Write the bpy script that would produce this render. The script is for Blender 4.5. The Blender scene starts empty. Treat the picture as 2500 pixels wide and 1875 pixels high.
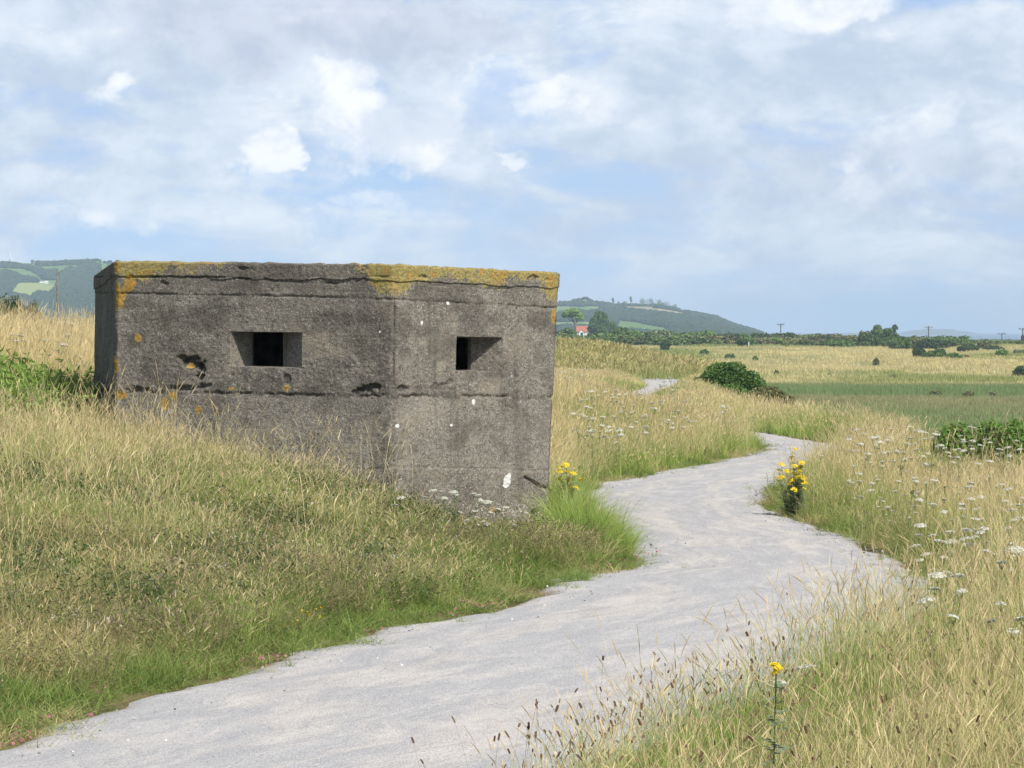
import bpy, bmesh, math, random
import numpy as np
from mathutils import Vector

S = bpy.context.scene
COL = S.collection
random.seed(7)
RNG = np.random.default_rng(11)

# ------------------------------------------------------------------ camera
F = 9000.0            # focal length in pixels of the 2500 px wide photograph
HC = 1.9              # eye height above the path
HOR = 812.0           # image row of the horizon
cam = bpy.data.objects.new('camera', bpy.data.cameras.new('camera'))
COL.objects.link(cam)
cam.location = (0, 0, HC)
cam.rotation_euler = (math.radians(90), 0, 0)
cam.data.sensor_width = 36
cam.data.lens = 36 * F / 2500
cam.data.shift_y = -(937.5 - HOR) / 2500
cam.data.clip_start = 0.1
cam.data.clip_end = 60000
S.camera = cam

# ------------------------------------------------------------------ sun and sky
SUN_A, SUN_E = math.radians(52), math.radians(46)
sdir = Vector((math.cos(SUN_A) * math.cos(SUN_E), -math.sin(SUN_A) * math.cos(SUN_E), math.sin(SUN_E)))
sl = bpy.data.lights.new('sun', 'SUN')
sl.energy = 4.2
sl.angle = math.radians(0.55)
sl.color = (1.0, 0.94, 0.85)
so = bpy.data.objects.new('sun', sl)
so.rotation_euler = sdir.to_track_quat('Z', 'Y').to_euler()
COL.objects.link(so)

S.view_settings.view_transform = 'Standard'
S.view_settings.look = 'None'
S.view_settings.exposure = 0.25
S.view_settings.gamma = 1.0
S.render.engine = 'CYCLES'
S.cycles.max_bounces = 6
S.cycles.transparent_max_bounces = 8
S.cycles.volume_bounces = 0


class NT:
    """small helper for writing node trees"""
    def __init__(s, tree):
        s.t = tree
        s.t.nodes.clear()

    def n(s, typ, _in=None, **kw):
        nd = s.t.nodes.new(typ)
        for k, v in kw.items():
            setattr(nd, k, v)
        if _in:
            for k, v in _in.items():
                s.put(nd.inputs[k], v)
        return nd

    def put(s, sock, v):
        if isinstance(v, bpy.types.NodeSocket):
            s.t.links.new(v, sock)
        elif isinstance(v, bpy.types.Node):
            s.t.links.new(v.outputs[0], sock)
        else:
            if isinstance(v, tuple) and len(v) == 3 and sock.type == 'RGBA':
                v = (*v, 1.0)
            sock.default_value = v

    def m(s, op, a, b=0.0, c=None, clamp=False):
        nd = s.n('ShaderNodeMath', operation=op, use_clamp=clamp)
        s.put(nd.inputs[0], a)
        s.put(nd.inputs[1], b)
        if c is not None:
            s.put(nd.inputs[2], c)
        return nd.outputs[0]

    def v(s, op, a, b=(0, 0, 0)):
        nd = s.n('ShaderNodeVectorMath', operation=op)
        s.put(nd.inputs[0], a)
        s.put(nd.inputs[1], b)
        return nd.outputs[0]

    def mix(s, f, a, b, blend='MIX'):
        nd = s.n('ShaderNodeMix', data_type='RGBA', blend_type=blend)
        s.put(nd.inputs[0], f)
        s.put(nd.inputs[6], a)
        s.put(nd.inputs[7], b)
        return nd.outputs[2]

    def noise(s, vec, scale, detail=4.0, rough=0.55, dist=0.0, col=False):
        nd = s.n('ShaderNodeTexNoise')
        if vec is not None:
            s.put(nd.inputs['Vector'], vec)
        nd.inputs['Scale'].default_value = scale
        nd.inputs['Detail'].default_value = detail
        nd.inputs['Roughness'].default_value = rough
        nd.inputs['Distortion'].default_value = dist
        return nd.outputs[1 if col else 0]

    def ss(s, x, a, b, lo=0.0, hi=1.0):
        nd = s.n('ShaderNodeMapRange', interpolation_type='SMOOTHSTEP')
        s.put(nd.inputs[0], x)
        s.put(nd.inputs[1], a)
        s.put(nd.inputs[2], b)
        s.put(nd.inputs[3], lo)
        s.put(nd.inputs[4], hi)
        return nd.outputs[0]


def make_world():
    w = bpy.data.worlds.new('World')
    S.world = w
    w.use_nodes = True
    T = NT(w.node_tree)
    out = T.n('ShaderNodeOutputWorld')
    sky = T.n('ShaderNodeTexSky', sky_type='NISHITA')
    sky.sun_disc = False
    sky.sun_elevation = SUN_E
    sky.sun_rotation = math.atan2(sdir.x, sdir.y)
    sky.altitude = 0
    sky.air_density = 1.0
    sky.dust_density = 1.2
    sky.ozone_density = 1.5
    skyc = T.mix(1.0, sky.outputs[0], (SKY_K, SKY_K, SKY_K), 'MULTIPLY')
    tc = T.n('ShaderNodeTexCoord')
    d = tc.outputs['Generated']
    sep = T.n('ShaderNodeSeparateXYZ', {0: d})
    X, Y, Z = sep.outputs
    Ya = T.m('MAXIMUM', T.m('ABSOLUTE', Y), 0.05)
    U = T.m('DIVIDE', X, Ya)          # tan azimuth, tan elevation of the sky direction
    V = T.m('DIVIDE', Z, Ya)
    # general cloud coordinates: direction stretched vertically
    dn = T.v('MULTIPLY', d, (1.0, 1.0, 2.4))
    n1 = T.noise(dn, 9.0, 7, 0.55, 0.4)
    n2 = T.noise(T.v('ADD', dn, (3.1, 1.7, 0.4)), 22.0, 9, 0.6, 0.35)
    dp = T.v('MULTIPLY', d, (1.0, 1.0, 1.35))
    n3 = T.noise(T.v('ADD', dp, (7.1, 4.7, 1.4)), 74.0, 8, 0.60, 0.1)
    warp = T.noise(dp, 40.0, 7, 0.58, 0.1, col=True)
    ws = T.n('ShaderNodeSeparateColor', {0: warp})
    Uw = T.m('ADD', U, T.m('MULTIPLY', T.m('SUBTRACT', ws.outputs[0], 0.5), 0.045))
    Vw = T.m('ADD', V, T.m('MULTIPLY', T.m('SUBTRACT', ws.outputs[1], 0.5), 0.030))

    def blob(px, py, rx, ry, amt, a=0.25, b=1.0):
        u0, v0 = (px - 1250) / F, (HOR - py) / F
        du = T.m('DIVIDE', T.m('SUBTRACT', Uw, u0), rx / F)
        dv = T.m('DIVIDE', T.m('SUBTRACT', Vw, v0), ry / F)
        r = T.m('ADD', T.m('MULTIPLY', du, du), T.m('MULTIPLY', dv, dv))
        return T.ss(r, a, b, amt, 0.0)

    # clear sky of the low band (pale blue, paler to the horizon)
    grad = T.ss(V, -0.005, 0.09)
    low = T.mix(grad, (0.455, 0.625, 0.84), (0.315, 0.490, 0.80))
    band = T.ss(V, 0.10, 0.30)
    clear = T.mix(band, low, skyc)
    # soft grey veil of cloud
    veil = T.ss(T.m('ADD', n1, T.m('MULTIPLY', T.m('SUBTRACT', n2, 0.5), 0.7)), 0.32, 0.60)
    vh = T.ss(V, 0.0, 0.035, 0.35, 0.95)
    veil = T.m('MULTIPLY', veil, vh)
    for b in VEIL:
        veil = T.m('ADD', veil, blob(*b))
    # layered streaks towards the horizon
    sv = T.noise(T.v('MULTIPLY', d, (1.0, 1.0, 4.5)), 15.0, 7, 0.55, 0.3)
    veil = T.m('ADD', veil, T.m('MULTIPLY', T.ss(sv, .38, .66, 0, .8), T.ss(V, .045, .07, 1, 0)))
    veil = T.m('MINIMUM', T.m('MAXIMUM', veil, 0.0), 0.93)
    shade = T.m('ADD', T.m('MULTIPLY', n2, .6), T.m('MULTIPLY', n3, .4))
    greyc = T.mix(T.ss(shade, 0.38, 0.62), (0.50, 0.580, 0.70), (0.71, 0.77, 0.84))
    dk = blob(750, 70, 620, 120, 1.0, 0.0, 1.3)
    dk = T.m('MAXIMUM', dk, blob(2150, 420, 520, 90, 0.6, 0.0, 1.4))
    greyc = T.mix(dk, greyc, T.mix(T.ss(n3, .35, .65), (0.50, 0.545, 0.66), (0.62, .66, .75)))
    c = T.mix(veil, clear, greyc)
    # white cumulus heads with billowing edges and grey undersides
    cum = None
    for b in CUMULUS:
        x = blob(b[0], b[1], b[2] * 1.5, b[3] * 1.6, b[4], 0.0, 1.25)
        cum = x if cum is None else T.m('MAXIMUM', cum, x)
    n4 = T.noise(T.v('ADD', dp, (1.1, 9.7, 2.4)), 44.0, 8, 0.58, 0.15)
    edge = T.m('ADD', cum, T.m('ADD', T.m('MULTIPLY', T.m('SUBTRACT', n4, .5), 1.25), T.m('MULTIPLY', T.m('SUBTRACT', n3, .5), .7)))
    cm = T.m('MULTIPLY', T.ss(edge, .12, 1.05, 0, .95), T.ss(cum, .0, .5))
    gen = T.m('MULTIPLY', T.ss(T.m('ADD', n2, T.m('MULTIPLY', T.m('SUBTRACT', n4, 0.5), 0.7)), 0.55, 0.74, 0.0, 0.42), vh)
    cm = T.m('MAXIMUM', cm, gen)
    whitec = T.mix(T.ss(T.m('ADD', n4, T.m('MULTIPLY', T.m('SUBTRACT', n3, .5), .5)), .38, .60), (0.75, 0.79, 0.86), (0.94, 0.95, 0.955))
    c = T.mix(cm, c, whitec)
    # clouds only overhead partly: keep the sky above mostly the Nishita sky with light cloud
    up = T.ss(V, 0.30, 0.8)
    c = T.mix(up, c, T.mix(T.m('MULTIPLY', veil, 0.45), skyc, (0.62, 0.66, 0.72)))
    gnd = T.ss(Z, -0.03, -0.005)
    c = T.mix(gnd, (0.30, 0.30, 0.22), c)
    bg = T.n('ShaderNodeBackground', {0: c, 1: 1.0})
    T.t.links.new(bg.outputs[0], out.inputs[0])
    w.cycles.sampling_method = 'MANUAL'
    w.cycles.sample_map_resolution = 1024


SKY_K = 0.10
GAIN = 1.0
#       px    py   rx   ry   amt
VEIL = [(560, 90, 900, 150, 0.75), (1250, 260, 110, 150, -0.55), (1560, 300, 330, 120, 0.45), (900, 450, 260, 90, -0.35),
        (250, 600, 500, 60, -0.25), (2000, 150, 560, 160, 0.35), (1500, 560, 900, 60, 0.25), (2200, 640, 500, 50, .2), (160, 160, 260, 130, 0.4),
        (1750, 420, 250, 60, -0.35), (2050, 420, 120, 50, -0.2)]
CUMULUS = [(960, 310, 190, 62, 0.95), (860, 225, 80, 45, 0.85), (1060, 300, 120, 55, 0.8), (1180, 215, 40, 60, 0.5), (625, 368, 50, 42, 0.95),
           (650, 440, 60, 30, 0.5), (1335, 215, 75, 40, 0.7), (1400, 250, 50, 45, 0.6), (1600, 290, 220, 50, 0.45), (300, 215, 60, 40, 0.65),
           (110, 420, 120, 35, 0.45), (320, 535, 110, 40, 0.6), (900, 480, 90, 34, 0.45), (960, 615, 40, 40, 0.4), (2300, 470, 110, 50, 0.4),
           (2080, 415, 40, 20, 0.5), (2160, 515, 200, 30, 0.4), (1235, 375, 26, 18, 0.6), (2060, 15, 160, 40, 0.6), (2200, 270, 26, 20, 0.45),
           (480, 270, 50, 34, 0.35), (800, 405, 46, 24, 0.4), (1830, 690, 160, 12, 0.15)]
make_world()


# ------------------------------------------------------------------ numeric helpers
def _hash(ix, iy, iz, seed):
    h = (ix.astype(np.int64) * 374761393 + iy.astype(np.int64) * 668265263 + iz.astype(np.int64) * 2147483647 + seed * 974711) & 0xffffffff
    h = ((h ^ (h >> 13)) * 1274126177) & 0xffffffff
    h = ((h ^ (h >> 16)) * 2246822519) & 0xffffffff
    return ((h ^ (h >> 15)) & 0xffffff) / float(0xffffff)


def vnoise(x, y, z=0.0, seed=0):
    """value noise 0..1"""
    x, y, z = np.broadcast_arrays(np.asarray(x, float), np.asarray(y, float), np.asarray(z, float))
    ix, iy, iz = np.floor(x), np.floor(y), np.floor(z)
    fx, fy, fz = x - ix, y - iy, z - iz
    fx, fy, fz = [t * t * (3 - 2 * t) for t in (fx, fy, fz)]
    r = 0
    for a in (0, 1):
        wx = fx if a else 1 - fx
        for b in (0, 1):
            wy = fy if b else 1 - fy
            for c in (0, 1):
                wz = fz if c else 1 - fz
                r = r + wx * wy * wz * _hash(ix + a, iy + b, iz + c, seed)
    return r


def fbm(x, y, z=0.0, oct=4, seed=0, gain=0.5):
    s, a, t = 0, 1.0, 0
    for i in range(oct):
        s = s + a * vnoise(np.asarray(x) * 2 ** i, np.asarray(y) * 2 ** i, np.asarray(z) * 2 ** i, seed + i * 17)
        t += a
        a *= gain
    return s / t


def sst(x, a, b):
    t = np.clip((np.asarray(x, float) - a) / (b - a), 0, 1)
    return t * t * (3 - 2 * t)


def P(px, py, Y):
    """photo pixel at distance Y -> world point"""
    return Vector(((px - 1250) / F * Y, Y, HC - (py - HOR) / F * Y))


def inside(px, py, poly):
    r = np.zeros(np.shape(px), bool)
    n = len(poly)
    for i in range(n):
        x1, y1 = poly[i]
        x2, y2 = poly[(i + 1) % n]
        if y1 == y2:
            continue
        c = ((y1 > py) != (y2 > py)) & (px < (x2 - x1) * (py - y1) / (y2 - y1) + x1)
        r ^= c
    return r


# ------------------------------------------------------------------ object helpers
def mesh_np(name, V, Fc, mats, cols=None, colname='cv', smooth=False, uv=None, matidx=None):
    """V (n,3); Fc: list of (k,3)/(k,4) int arrays"""
    me = bpy.data.meshes.new(name)
    V = np.asarray(V, np.float32)
    if isinstance(Fc, np.ndarray):
        Fc = [Fc]
    Fc = [f for f in Fc if len(f)]
    loops = np.concatenate([f.reshape(-1) for f in Fc]).astype(np.int32)
    tot = np.concatenate([np.full(len(f), f.shape[1], np.int32) for f in Fc])
    start = np.concatenate([[0], np.cumsum(tot)[:-1]]).astype(np.int32)
    me.vertices.add(len(V))
    me.vertices.foreach_set('co', V.reshape(-1))
    me.loops.add(len(loops))
    me.loops.foreach_set('vertex_index', loops)
    me.polygons.add(len(tot))
    me.polygons.foreach_set('loop_start', start)
    me.polygons.foreach_set('loop_total', tot)
    if matidx is not None:
        me.polygons.foreach_set('material_index', np.asarray(matidx, np.int32))
    me.polygons.foreach_set('use_smooth', np.full(len(tot), smooth, bool))
    me.update(calc_edges=True)
    if cols is not None:
        a = me.color_attributes.new(colname, 'FLOAT_COLOR', 'POINT')
        a.data.foreach_set('color', np.asarray(cols, np.float32).reshape(-1))
    if uv is not None:
        l = me.uv_layers.new(name='UVMap')
        l.data.foreach_set('uv', np.asarray(uv, np.float32)[loops].reshape(-1))
    for m in (mats if isinstance(mats, (list, tuple)) else [mats]):
        me.materials.append(m)
    me.validate()
    return me


def link(name, me, parent=None, loc=None):
    o = bpy.data.objects.new(name, me)
    COL.objects.link(o)
    if parent:
        o.parent = parent
    if loc is not None:
        o.location = loc
    return o


def tag(o, label=None, cat=None, group=None, kind=None):
    if label: o['label'] = label
    if cat: o['category'] = cat
    if group: o['group'] = group
    if kind: o['kind'] = kind
    return o


def thing(name, loc, label, cat, group=None, rz=0.0, sc=1.0):
    o = bpy.data.objects.new(name, None)
    o.empty_display_size = 0.2
    COL.objects.link(o)
    o.location = loc
    o.rotation_euler = (0, 0, rz)
    o.scale = (sc, sc, sc) if not isinstance(sc, tuple) else sc
    return tag(o, label, cat, group)


def dup(root, loc, rz=0.0, sc=1.0, label=None, group=None):
    r = root.copy()
    COL.objects.link(r)
    r.location = loc
    r.rotation_euler = (0, 0, rz)
    r.scale = (sc, sc, sc) if not isinstance(sc, tuple) else sc
    if label: r['label'] = label
    if group: r['group'] = group
    for ch in list(root.children):
        c = ch.copy()
        COL.objects.link(c)
        c.parent = r
        for g in list(ch.children):
            e = g.copy()
            COL.objects.link(e)
            e.parent = c
    return r


class MB:
    """collects simple solids"""
    def __init__(s):
        s.V, s.F4, s.F3 = [], [], []

    def box(s, x0, x1, y0, y1, z0, z1):
        b = len(s.V)
        s.V += [(x, y, z) for z in (z0, z1) for y in (y0, y1) for x in (x0, x1)]
        for f in ((0, 2, 3, 1), (4, 5, 7, 6), (0, 1, 5, 4), (2, 6, 7, 3), (0, 4, 6, 2), (1, 3, 7, 5)):
            s.F4.append([b + i for i in f])

    def tube(s, pts, rads, n=6, cap=True):
        b = len(s.V)
        pts = [Vector(p) for p in pts]
        for i, p in enumerate(pts):
            d = (pts[min(i + 1, len(pts) - 1)] - pts[max(i - 1, 0)]).normalized()
            a = d.cross(Vector((0.3, 0.9, 0.1)) if abs(d.y) < 0.9 else Vector((1, 0, 0))).normalized()
            c = d.cross(a)
            r = rads[i] if isinstance(rads, (list, tuple)) else rads
            for k in range(n):
                t = 2 * math.pi * k / n
                s.V.append(tuple(p + a * (r * math.cos(t)) + c * (r * math.sin(t))))
        for i in range(len(pts) - 1):
            for k in range(n):
                k2 = (k + 1) % n
                s.F4.append([b + i * n + k, b + i * n + k2, b + (i + 1) * n + k2, b + (i + 1) * n + k])
        if cap:
            for i in (0, len(pts) - 1):
                s.V.append(tuple(pts[i]))
                ci = len(s.V) - 1
                for k in range(n):
                    s.F3.append([b + i * n + k, b + i * n + (k + 1) % n, ci])

    def tri(s, *p):
        b = len(s.V)
        s.V += [tuple(q) for q in p]
        (s.F3 if len(p) == 3 else s.F4).append(list(range(b, b + len(p))))

    def mesh(s, name, mat, smooth=False):
        return mesh_np(name, np.array(s.V), [np.array(s.F3, np.int32).reshape(-1, 3), np.array(s.F4, np.int32).reshape(-1, 4)], mat, smooth=smooth)


# ------------------------------------------------------------------ terrain shape
LY = np.array([-40, 0, 16.8, 23.5, 26.4, 28.3, 29.3, 31, 36, 40, 43, 46, 50.6, 57.4, 62, 65, 68, 76, 90, 110, 122, 130, 160, 200])
LX = np.array([-16, -7, -2.33, -.76, .15, .25, .95, 1.08, .98, .85, .75, 1.12, 2.19, 3.8, 4.3, 4.2, 3.6, 1.8, 1.2, 3.0, 4.2, 4.8, 5.2, 6])
RY = np.array([-40, 0, 16.1, 19, 22.8, 25.6, 30, 36, 40, 45, 50, 56, 60, 65.5, 70, 76, 90, 110, 125, 145, 160, 200])
RX = np.array([-12.5, -3.6, .50, 1.36, 2.50, 3.05, 3.28, 2.95, 2.72, 3.2, 4.2, 5.4, 5.6, 5.04, 4.6, 3.9, 3.3, 4.2, 5.6, 6.6, 7.4, 8.2])


def pl(y):
    return np.interp(y, LY, LX)


def pr(y):
    return np.interp(y, RY, RX)


def shelf(y):
    return np.interp(y, [0, 40, 50, 60, 75, 85, 100, 130, 160, 200, 260, 330], [14, 7.6, 6.7, 6.0, 5.15, 4.7, 4.6, 6.3, 7.9, 9, 4, -40])


def H(x, y):
    x, y = np.broadcast_arrays(np.asarray(x, float), np.asarray(y, float))
    dl = pl(y) - x
    dr = x - pr(y)
    # mound the pillbox is sunk in
    m = .172 * np.where(dl > 1.25, np.minimum(dl - 1.25, 5.6), 0) * (1 - sst(y, 41, 50) * 0.75) * sst(y, 2, 12)
    m = m + .05 * sst(dl, 0, .8)
    back = .62 * sst(y, 36.5, 46) * (1 - sst(y, 62, 85)) * sst(-x, 2.2, 5.0)
    left = .46 * sst(dl, .2, 4) * sst(y, 44, 54) * (1 - sst(y, 112, 150))
    dune1 = .95 * sst(y, 140, 205) * (1 - sst(y, 215, 330)) * (1 - sst(x, 3.5, 9.5)) * (0.8 + .4 * vnoise(x / 14 + 3, y / 40, seed=3))
    right = .10 * sst(dr, .1, 2) * (1 - sst(y, 60, 80))
    h = np.maximum(m, 0) * (1 - sst(y, 62, 90)) + back + left + dune1 + right
    # edge of the shelf, beyond it the marsh
    xe = shelf(y)
    drop = sst(x - xe, 0, 5.8)
    h = h * (1 - drop) - 5.1 * drop
    lft = sst(-x, 8, 60)
    h = h * 1.0
    # dunes beyond the marsh
    dn = sst(y, 446, 960)
    und = (fbm(x / 46 + 5, y / 110 + 2, oct=3, seed=5) - .5)
    und2 = (fbm(x / 16 + 5, y / 34 + 2, oct=3, seed=9) - .5)
    top = 3.7 - 1.1 * sst(x / np.maximum(y, 1), .09, .135)
    far = -5.1 + top * dn + (und * 3.2 + und2 * 1.3) * sst(y, 446, 600)
    k = sst(y, 335, 440)
    h = h * (1 - k) + far * k
    h = h - 6.5 * sst(y, 1750, 2300)
    # small bumps away from the path
    off = np.minimum(np.clip(dl, 0, 1) + np.clip(dr, 0, 1), 1)
    h = h + off * (fbm(x / 1.7, y / 1.7, oct=3, seed=21) - .5) * .16 * (1 - sst(y, 120, 300))
    return h


# ------------------------------------------------------------------ materials
def new_mat(name):
    m = bpy.data.materials.new(name)
    m.use_nodes = True
    T = NT(m.node_tree)
    out = T.n('ShaderNodeOutputMaterial')
    return m, T, out


def principled(T, out, col, rough=.9, spec=.15, normal=None):
    b = T.n('ShaderNodeBsdfPrincipled', {'Base Color': col, 'Roughness': rough, 'Specular IOR Level': spec})
    if normal is not None:
        T.put(b.inputs['Normal'], normal)
    T.t.links.new(b.outputs[0], out.inputs[0])
    return b


def simple_mat(name, c1, c2, scale, rough=.85, bump=0.0, spec=.15):
    m, T, out = new_mat(name)
    tc = T.n('ShaderNodeTexCoord')
    f = T.noise(tc.outputs['Object'], scale, 5, .6)
    c = T.mix(T.ss(f, .3, .7), c1, c2)
    nrm = None
    if bump:
        nrm = T.n('ShaderNodeBump', {'Strength': bump, 'Height': f}).outputs[0]
    principled(T, out, c, rough, spec, nrm)
    return m


def mat_ground():
    m, T, out = new_mat('ground_turf')
    geo = T.n('ShaderNodeNewGeometry')
    p = geo.outputs['Position']
    a = T.n('ShaderNodeAttribute', attribute_name='cv')
    sc = T.n('ShaderNodeSeparateColor', {0: a.outputs['Color']})
    f1 = T.noise(p, .9, 6, .6)
    f2 = T.noise(p, 14, 6, .65)
    near = T.mix(T.ss(f1, .35, .65), (.085, .095, .036), (.20, .165, .08))
    near = T.mix(T.ss(f2, .45, .75), near, (.09, .08, .04))
    pm = T.v('MULTIPLY', p, (.09, .02, 1))
    g1 = T.noise(pm, 1.0, 7, .62)
    pm2 = T.v('MULTIPLY', p, (.5, .14, 1))
    g2 = T.noise(pm2, 1.0, 7, .65)
    dune = T.mix(T.ss(g1, .40, .60), (.47, .395, .185), (.27, .285, .115))
    dune = T.mix(T.ss(g2, .48, .70), dune, (.30, .235, .125))
    marsh = T.mix(T.ss(g1, .40, .62), (.115, .175, .070), (.190, .205, .095))
    marsh = T.mix(T.ss(g2, .52, .72), marsh, (.13, .125, .07))
    marshd = T.mix(T.ss(g2, .4, .6), (.060, .130, .062), (.085, .155, .065))
    scrub = T.mix(T.ss(g2, .4, .6), (.07, .11, .035), (.15, .17, .06))
    c = T.mix(sc.outputs[0], near, dune)
    c = T.mix(sc.outputs[1], c, marsh)
    c = T.mix(sc.outputs[2], c, marshd)
    c = T.mix(T.m('SUBTRACT', 1.0, a.outputs['Alpha']), c, scrub)
    b = T.n('ShaderNodeBump', {'Strength': .6, 'Distance': .05, 'Height': f2})
    b2 = T.n('ShaderNodeBump', {'Strength': .5, 'Distance': .5, 'Height': g2, 'Normal': b.outputs[0]})
    principled(T, out, c, 1.0, .05, b2.outputs[0])
    return m


def mat_path():
    m, T, out = new_mat('limestone_gravel')
    tc = T.n('ShaderNodeTexCoord')
    uv = tc.outputs['UV']
    geo = T.n('ShaderNodeNewGeometry')
    p = geo.outputs['Position']
    a = T.n('ShaderNodeAttribute', attribute_name='cv')
    edge = T.n('ShaderNodeSeparateColor', {0: a.outputs['Color']}).outputs[0]
    st = T.v('MULTIPLY', uv, (1.5, .30, 1))
    w = T.noise(st, 1.2, 7, .60, .6)
    w2 = T.noise(T.v('MULTIPLY', uv, (3.4, .6, 1)), 1.7, 6, .65, .6)
    blue = T.mix(T.ss(w2, .3, .7), (.375, .372, .378), (.47, .462, .455))
    sand = T.mix(T.ss(w2, .3, .7), (.49, .45, .40), (.57, .54, .50))
    ux = T.n('ShaderNodeSeparateXYZ', {0: uv}).outputs[0]
    tr = T.m('ABSOLUTE', T.m('SUBTRACT', T.m('ABSOLUTE', T.m('SUBTRACT', ux, 1.45)), .62))
    trk = T.ss(tr, .0, .42, .10, -.03)
    w = T.m('ADD', w, trk)
    sm = T.ss(T.m('ADD', w, T.m('MULTIPLY', T.m('SUBTRACT', w2, .5), .7)), .42, .74)
    c = T.mix(sm, blue, sand)
    vo = T.n('ShaderNodeTexVoronoi', {'Vector': p, 'Scale': 105.0}, feature='F1')
    vr = T.n('ShaderNodeSeparateColor', {0: vo.outputs['Color']})
    c = T.mix(T.ss(vr.outputs[0], .62, 1.0, 0, .5), c, (.22, .22, .25))
    c = T.mix(T.ss(vr.outputs[1], .66, 1.0, 0, .45), c, (.72, .71, .69))
    vo2 = T.n('ShaderNodeTexVoronoi', {'Vector': p, 'Scale': 38.0}, feature='F1')
    vr2 = T.n('ShaderNodeSeparateColor', {0: vo2.outputs['Color']})
    pb = T.m('MULTIPLY', T.ss(vr2.outputs[0], .93, .97), T.ss(vo2.outputs['Distance'], .30, .42, 1, 0))
    c = T.mix(T.m('MULTIPLY', pb, .7), c, (.20, .20, .22))
    f = T.noise(p, 9, 6, .7)
    c = T.mix(T.ss(f, .5, .8, 0, .35), c, (.38, .37, .37))
    edn = T.ss(T.m('ADD', edge, T.m('MULTIPLY', T.m('SUBTRACT', f, .5), .9)), .55, 1.0)
    c = T.mix(edn, c, (.30, .26, .20))
    hgt = T.m('ADD', T.m('MULTIPLY', vo.outputs['Distance'], -.6), T.m('MULTIPLY', f, .9))
    b = T.n('ShaderNodeBump', {'Strength': .65, 'Distance': .012, 'Height': hgt})
    b2 = T.n('ShaderNodeBump', {'Strength': .18, 'Distance': .05, 'Height': w2, 'Normal': b.outputs[0]})
    principled(T, out, c, .95, .1, b2.outputs[0])
    return m


def mat_concrete():
    m, T, out = new_mat('weathered_concrete')
    tc = T.n('ShaderNodeTexCoord')
    p = tc.outputs['Object']
    a = T.n('ShaderNodeAttribute', attribute_name='cv')
    sc = T.n('ShaderNodeSeparateColor', {0: a.outputs['Color']})
    lich, stain_shade, white = sc.outputs[0], sc.outputs[1], sc.outputs[2]
    light = T.m('SUBTRACT', 1.0, a.outputs['Alpha'])
    f1 = T.noise(p, 3.0, 6, .6)
    f2 = T.noise(p, 22, 6, .65)
    f3 = T.noise(p, 66, 5, .72)
    base = T.mix(T.ss(f1, .35, .65), (.165, .152, .130), (.232, .215, .186))
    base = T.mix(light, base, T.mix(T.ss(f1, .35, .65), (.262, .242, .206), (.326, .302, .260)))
    base = T.mix(T.ss(f2, .42, .72, 0, .75), base, (.10, .092, .082))
    base = T.mix(T.ss(f3, .50, .66, 0, .60), base, (.40, .355, .285))
    base = T.mix(T.ss(f3, .36, .50, .62, 0), base, (.070, .060, .045))
    vo = T.n('ShaderNodeTexVoronoi', {'Vector': p, 'Scale': 58.0}, feature='F1')
    vr = T.n('ShaderNodeSeparateColor', {0: vo.outputs['Color']})
    near = T.ss(vo.outputs['Distance'], .25, .5, 1, 0)
    base = T.mix(T.m('MULTIPLY', T.ss(vr.outputs[0], .86, .92), T.m('MULTIPLY', near, .8)), base, (.50, .48, .44))
    base = T.mix(T.m('MULTIPLY', T.ss(vr.outputs[1], .80, .9), T.m('MULTIPLY', near, .8)), base, (.045, .04, .037))
    # drips down the face
    big = T.noise(T.v('MULTIPLY', p, (1.0, 1.0, 1.6)), 1.6, 6, .62, .4)
    base = T.mix(T.ss(big, .52, .66, 0, .5), base, (.085, .076, .058))
    base = T.mix(T.ss(big, .34, .46, .38, 0), base, (.36, .31, .235))
    dr = T.noise(T.v('MULTIPLY', p, (7, 7, .55)), 1.0, 5, .6)
    base = T.mix(T.ss(dr, .55, .72, 0, .35), base, (.33, .30, .25))
    base = T.mix(T.ss(dr, .30, .44, .4, 0), base, (.08, .075, .068))
    base = T.mix(T.m('MULTIPLY', stain_shade, .8), base, (.035, .033, .030))  # dark marks, plus the shade painted on the left side face
    # lichen
    l1 = T.noise(p, 9, 7, .68)
    l2 = T.noise(p, 40, 5, .7)
    lm = T.ss(T.m('ADD', T.m('ADD', lich, T.m('MULTIPLY', T.m('SUBTRACT', l1, .5), 1.5)), T.m('MULTIPLY', T.m('SUBTRACT', l2, .5), 1.5)), .44, .60)
    lc = T.mix(T.m('MAXIMUM', T.ss(T.noise(p, 6.5, 6, .65), .50, .66), T.ss(lich, .95, 1.05)), (.37, .32, .12), (.52, .28, .05))
    lc = T.mix(T.ss(l2, .40, .62, .75, 0), lc, (.22, .17, .06))
    base = T.mix(T.m('MULTIPLY', lm, .93), base, lc)
    wm = T.ss(T.m('ADD', white, T.m('MULTIPLY', T.m('SUBTRACT', l2, .5), .3)), .4, .6)
    base = T.mix(wm, base, (.72, .72, .70))
    b = T.n('ShaderNodeBump', {'Strength': .9, 'Distance': .012, 'Height': T.m('ADD', f3, T.m('MULTIPLY', f2, 1.5))})
    principled(T, out, base, .95, .12, b.outputs[0])
    return m


def mat_plain_concrete():
    return simple_mat('board_marked_concrete', (.10, .093, .082), (.20, .185, .16), 9.0, .95, .5)


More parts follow.
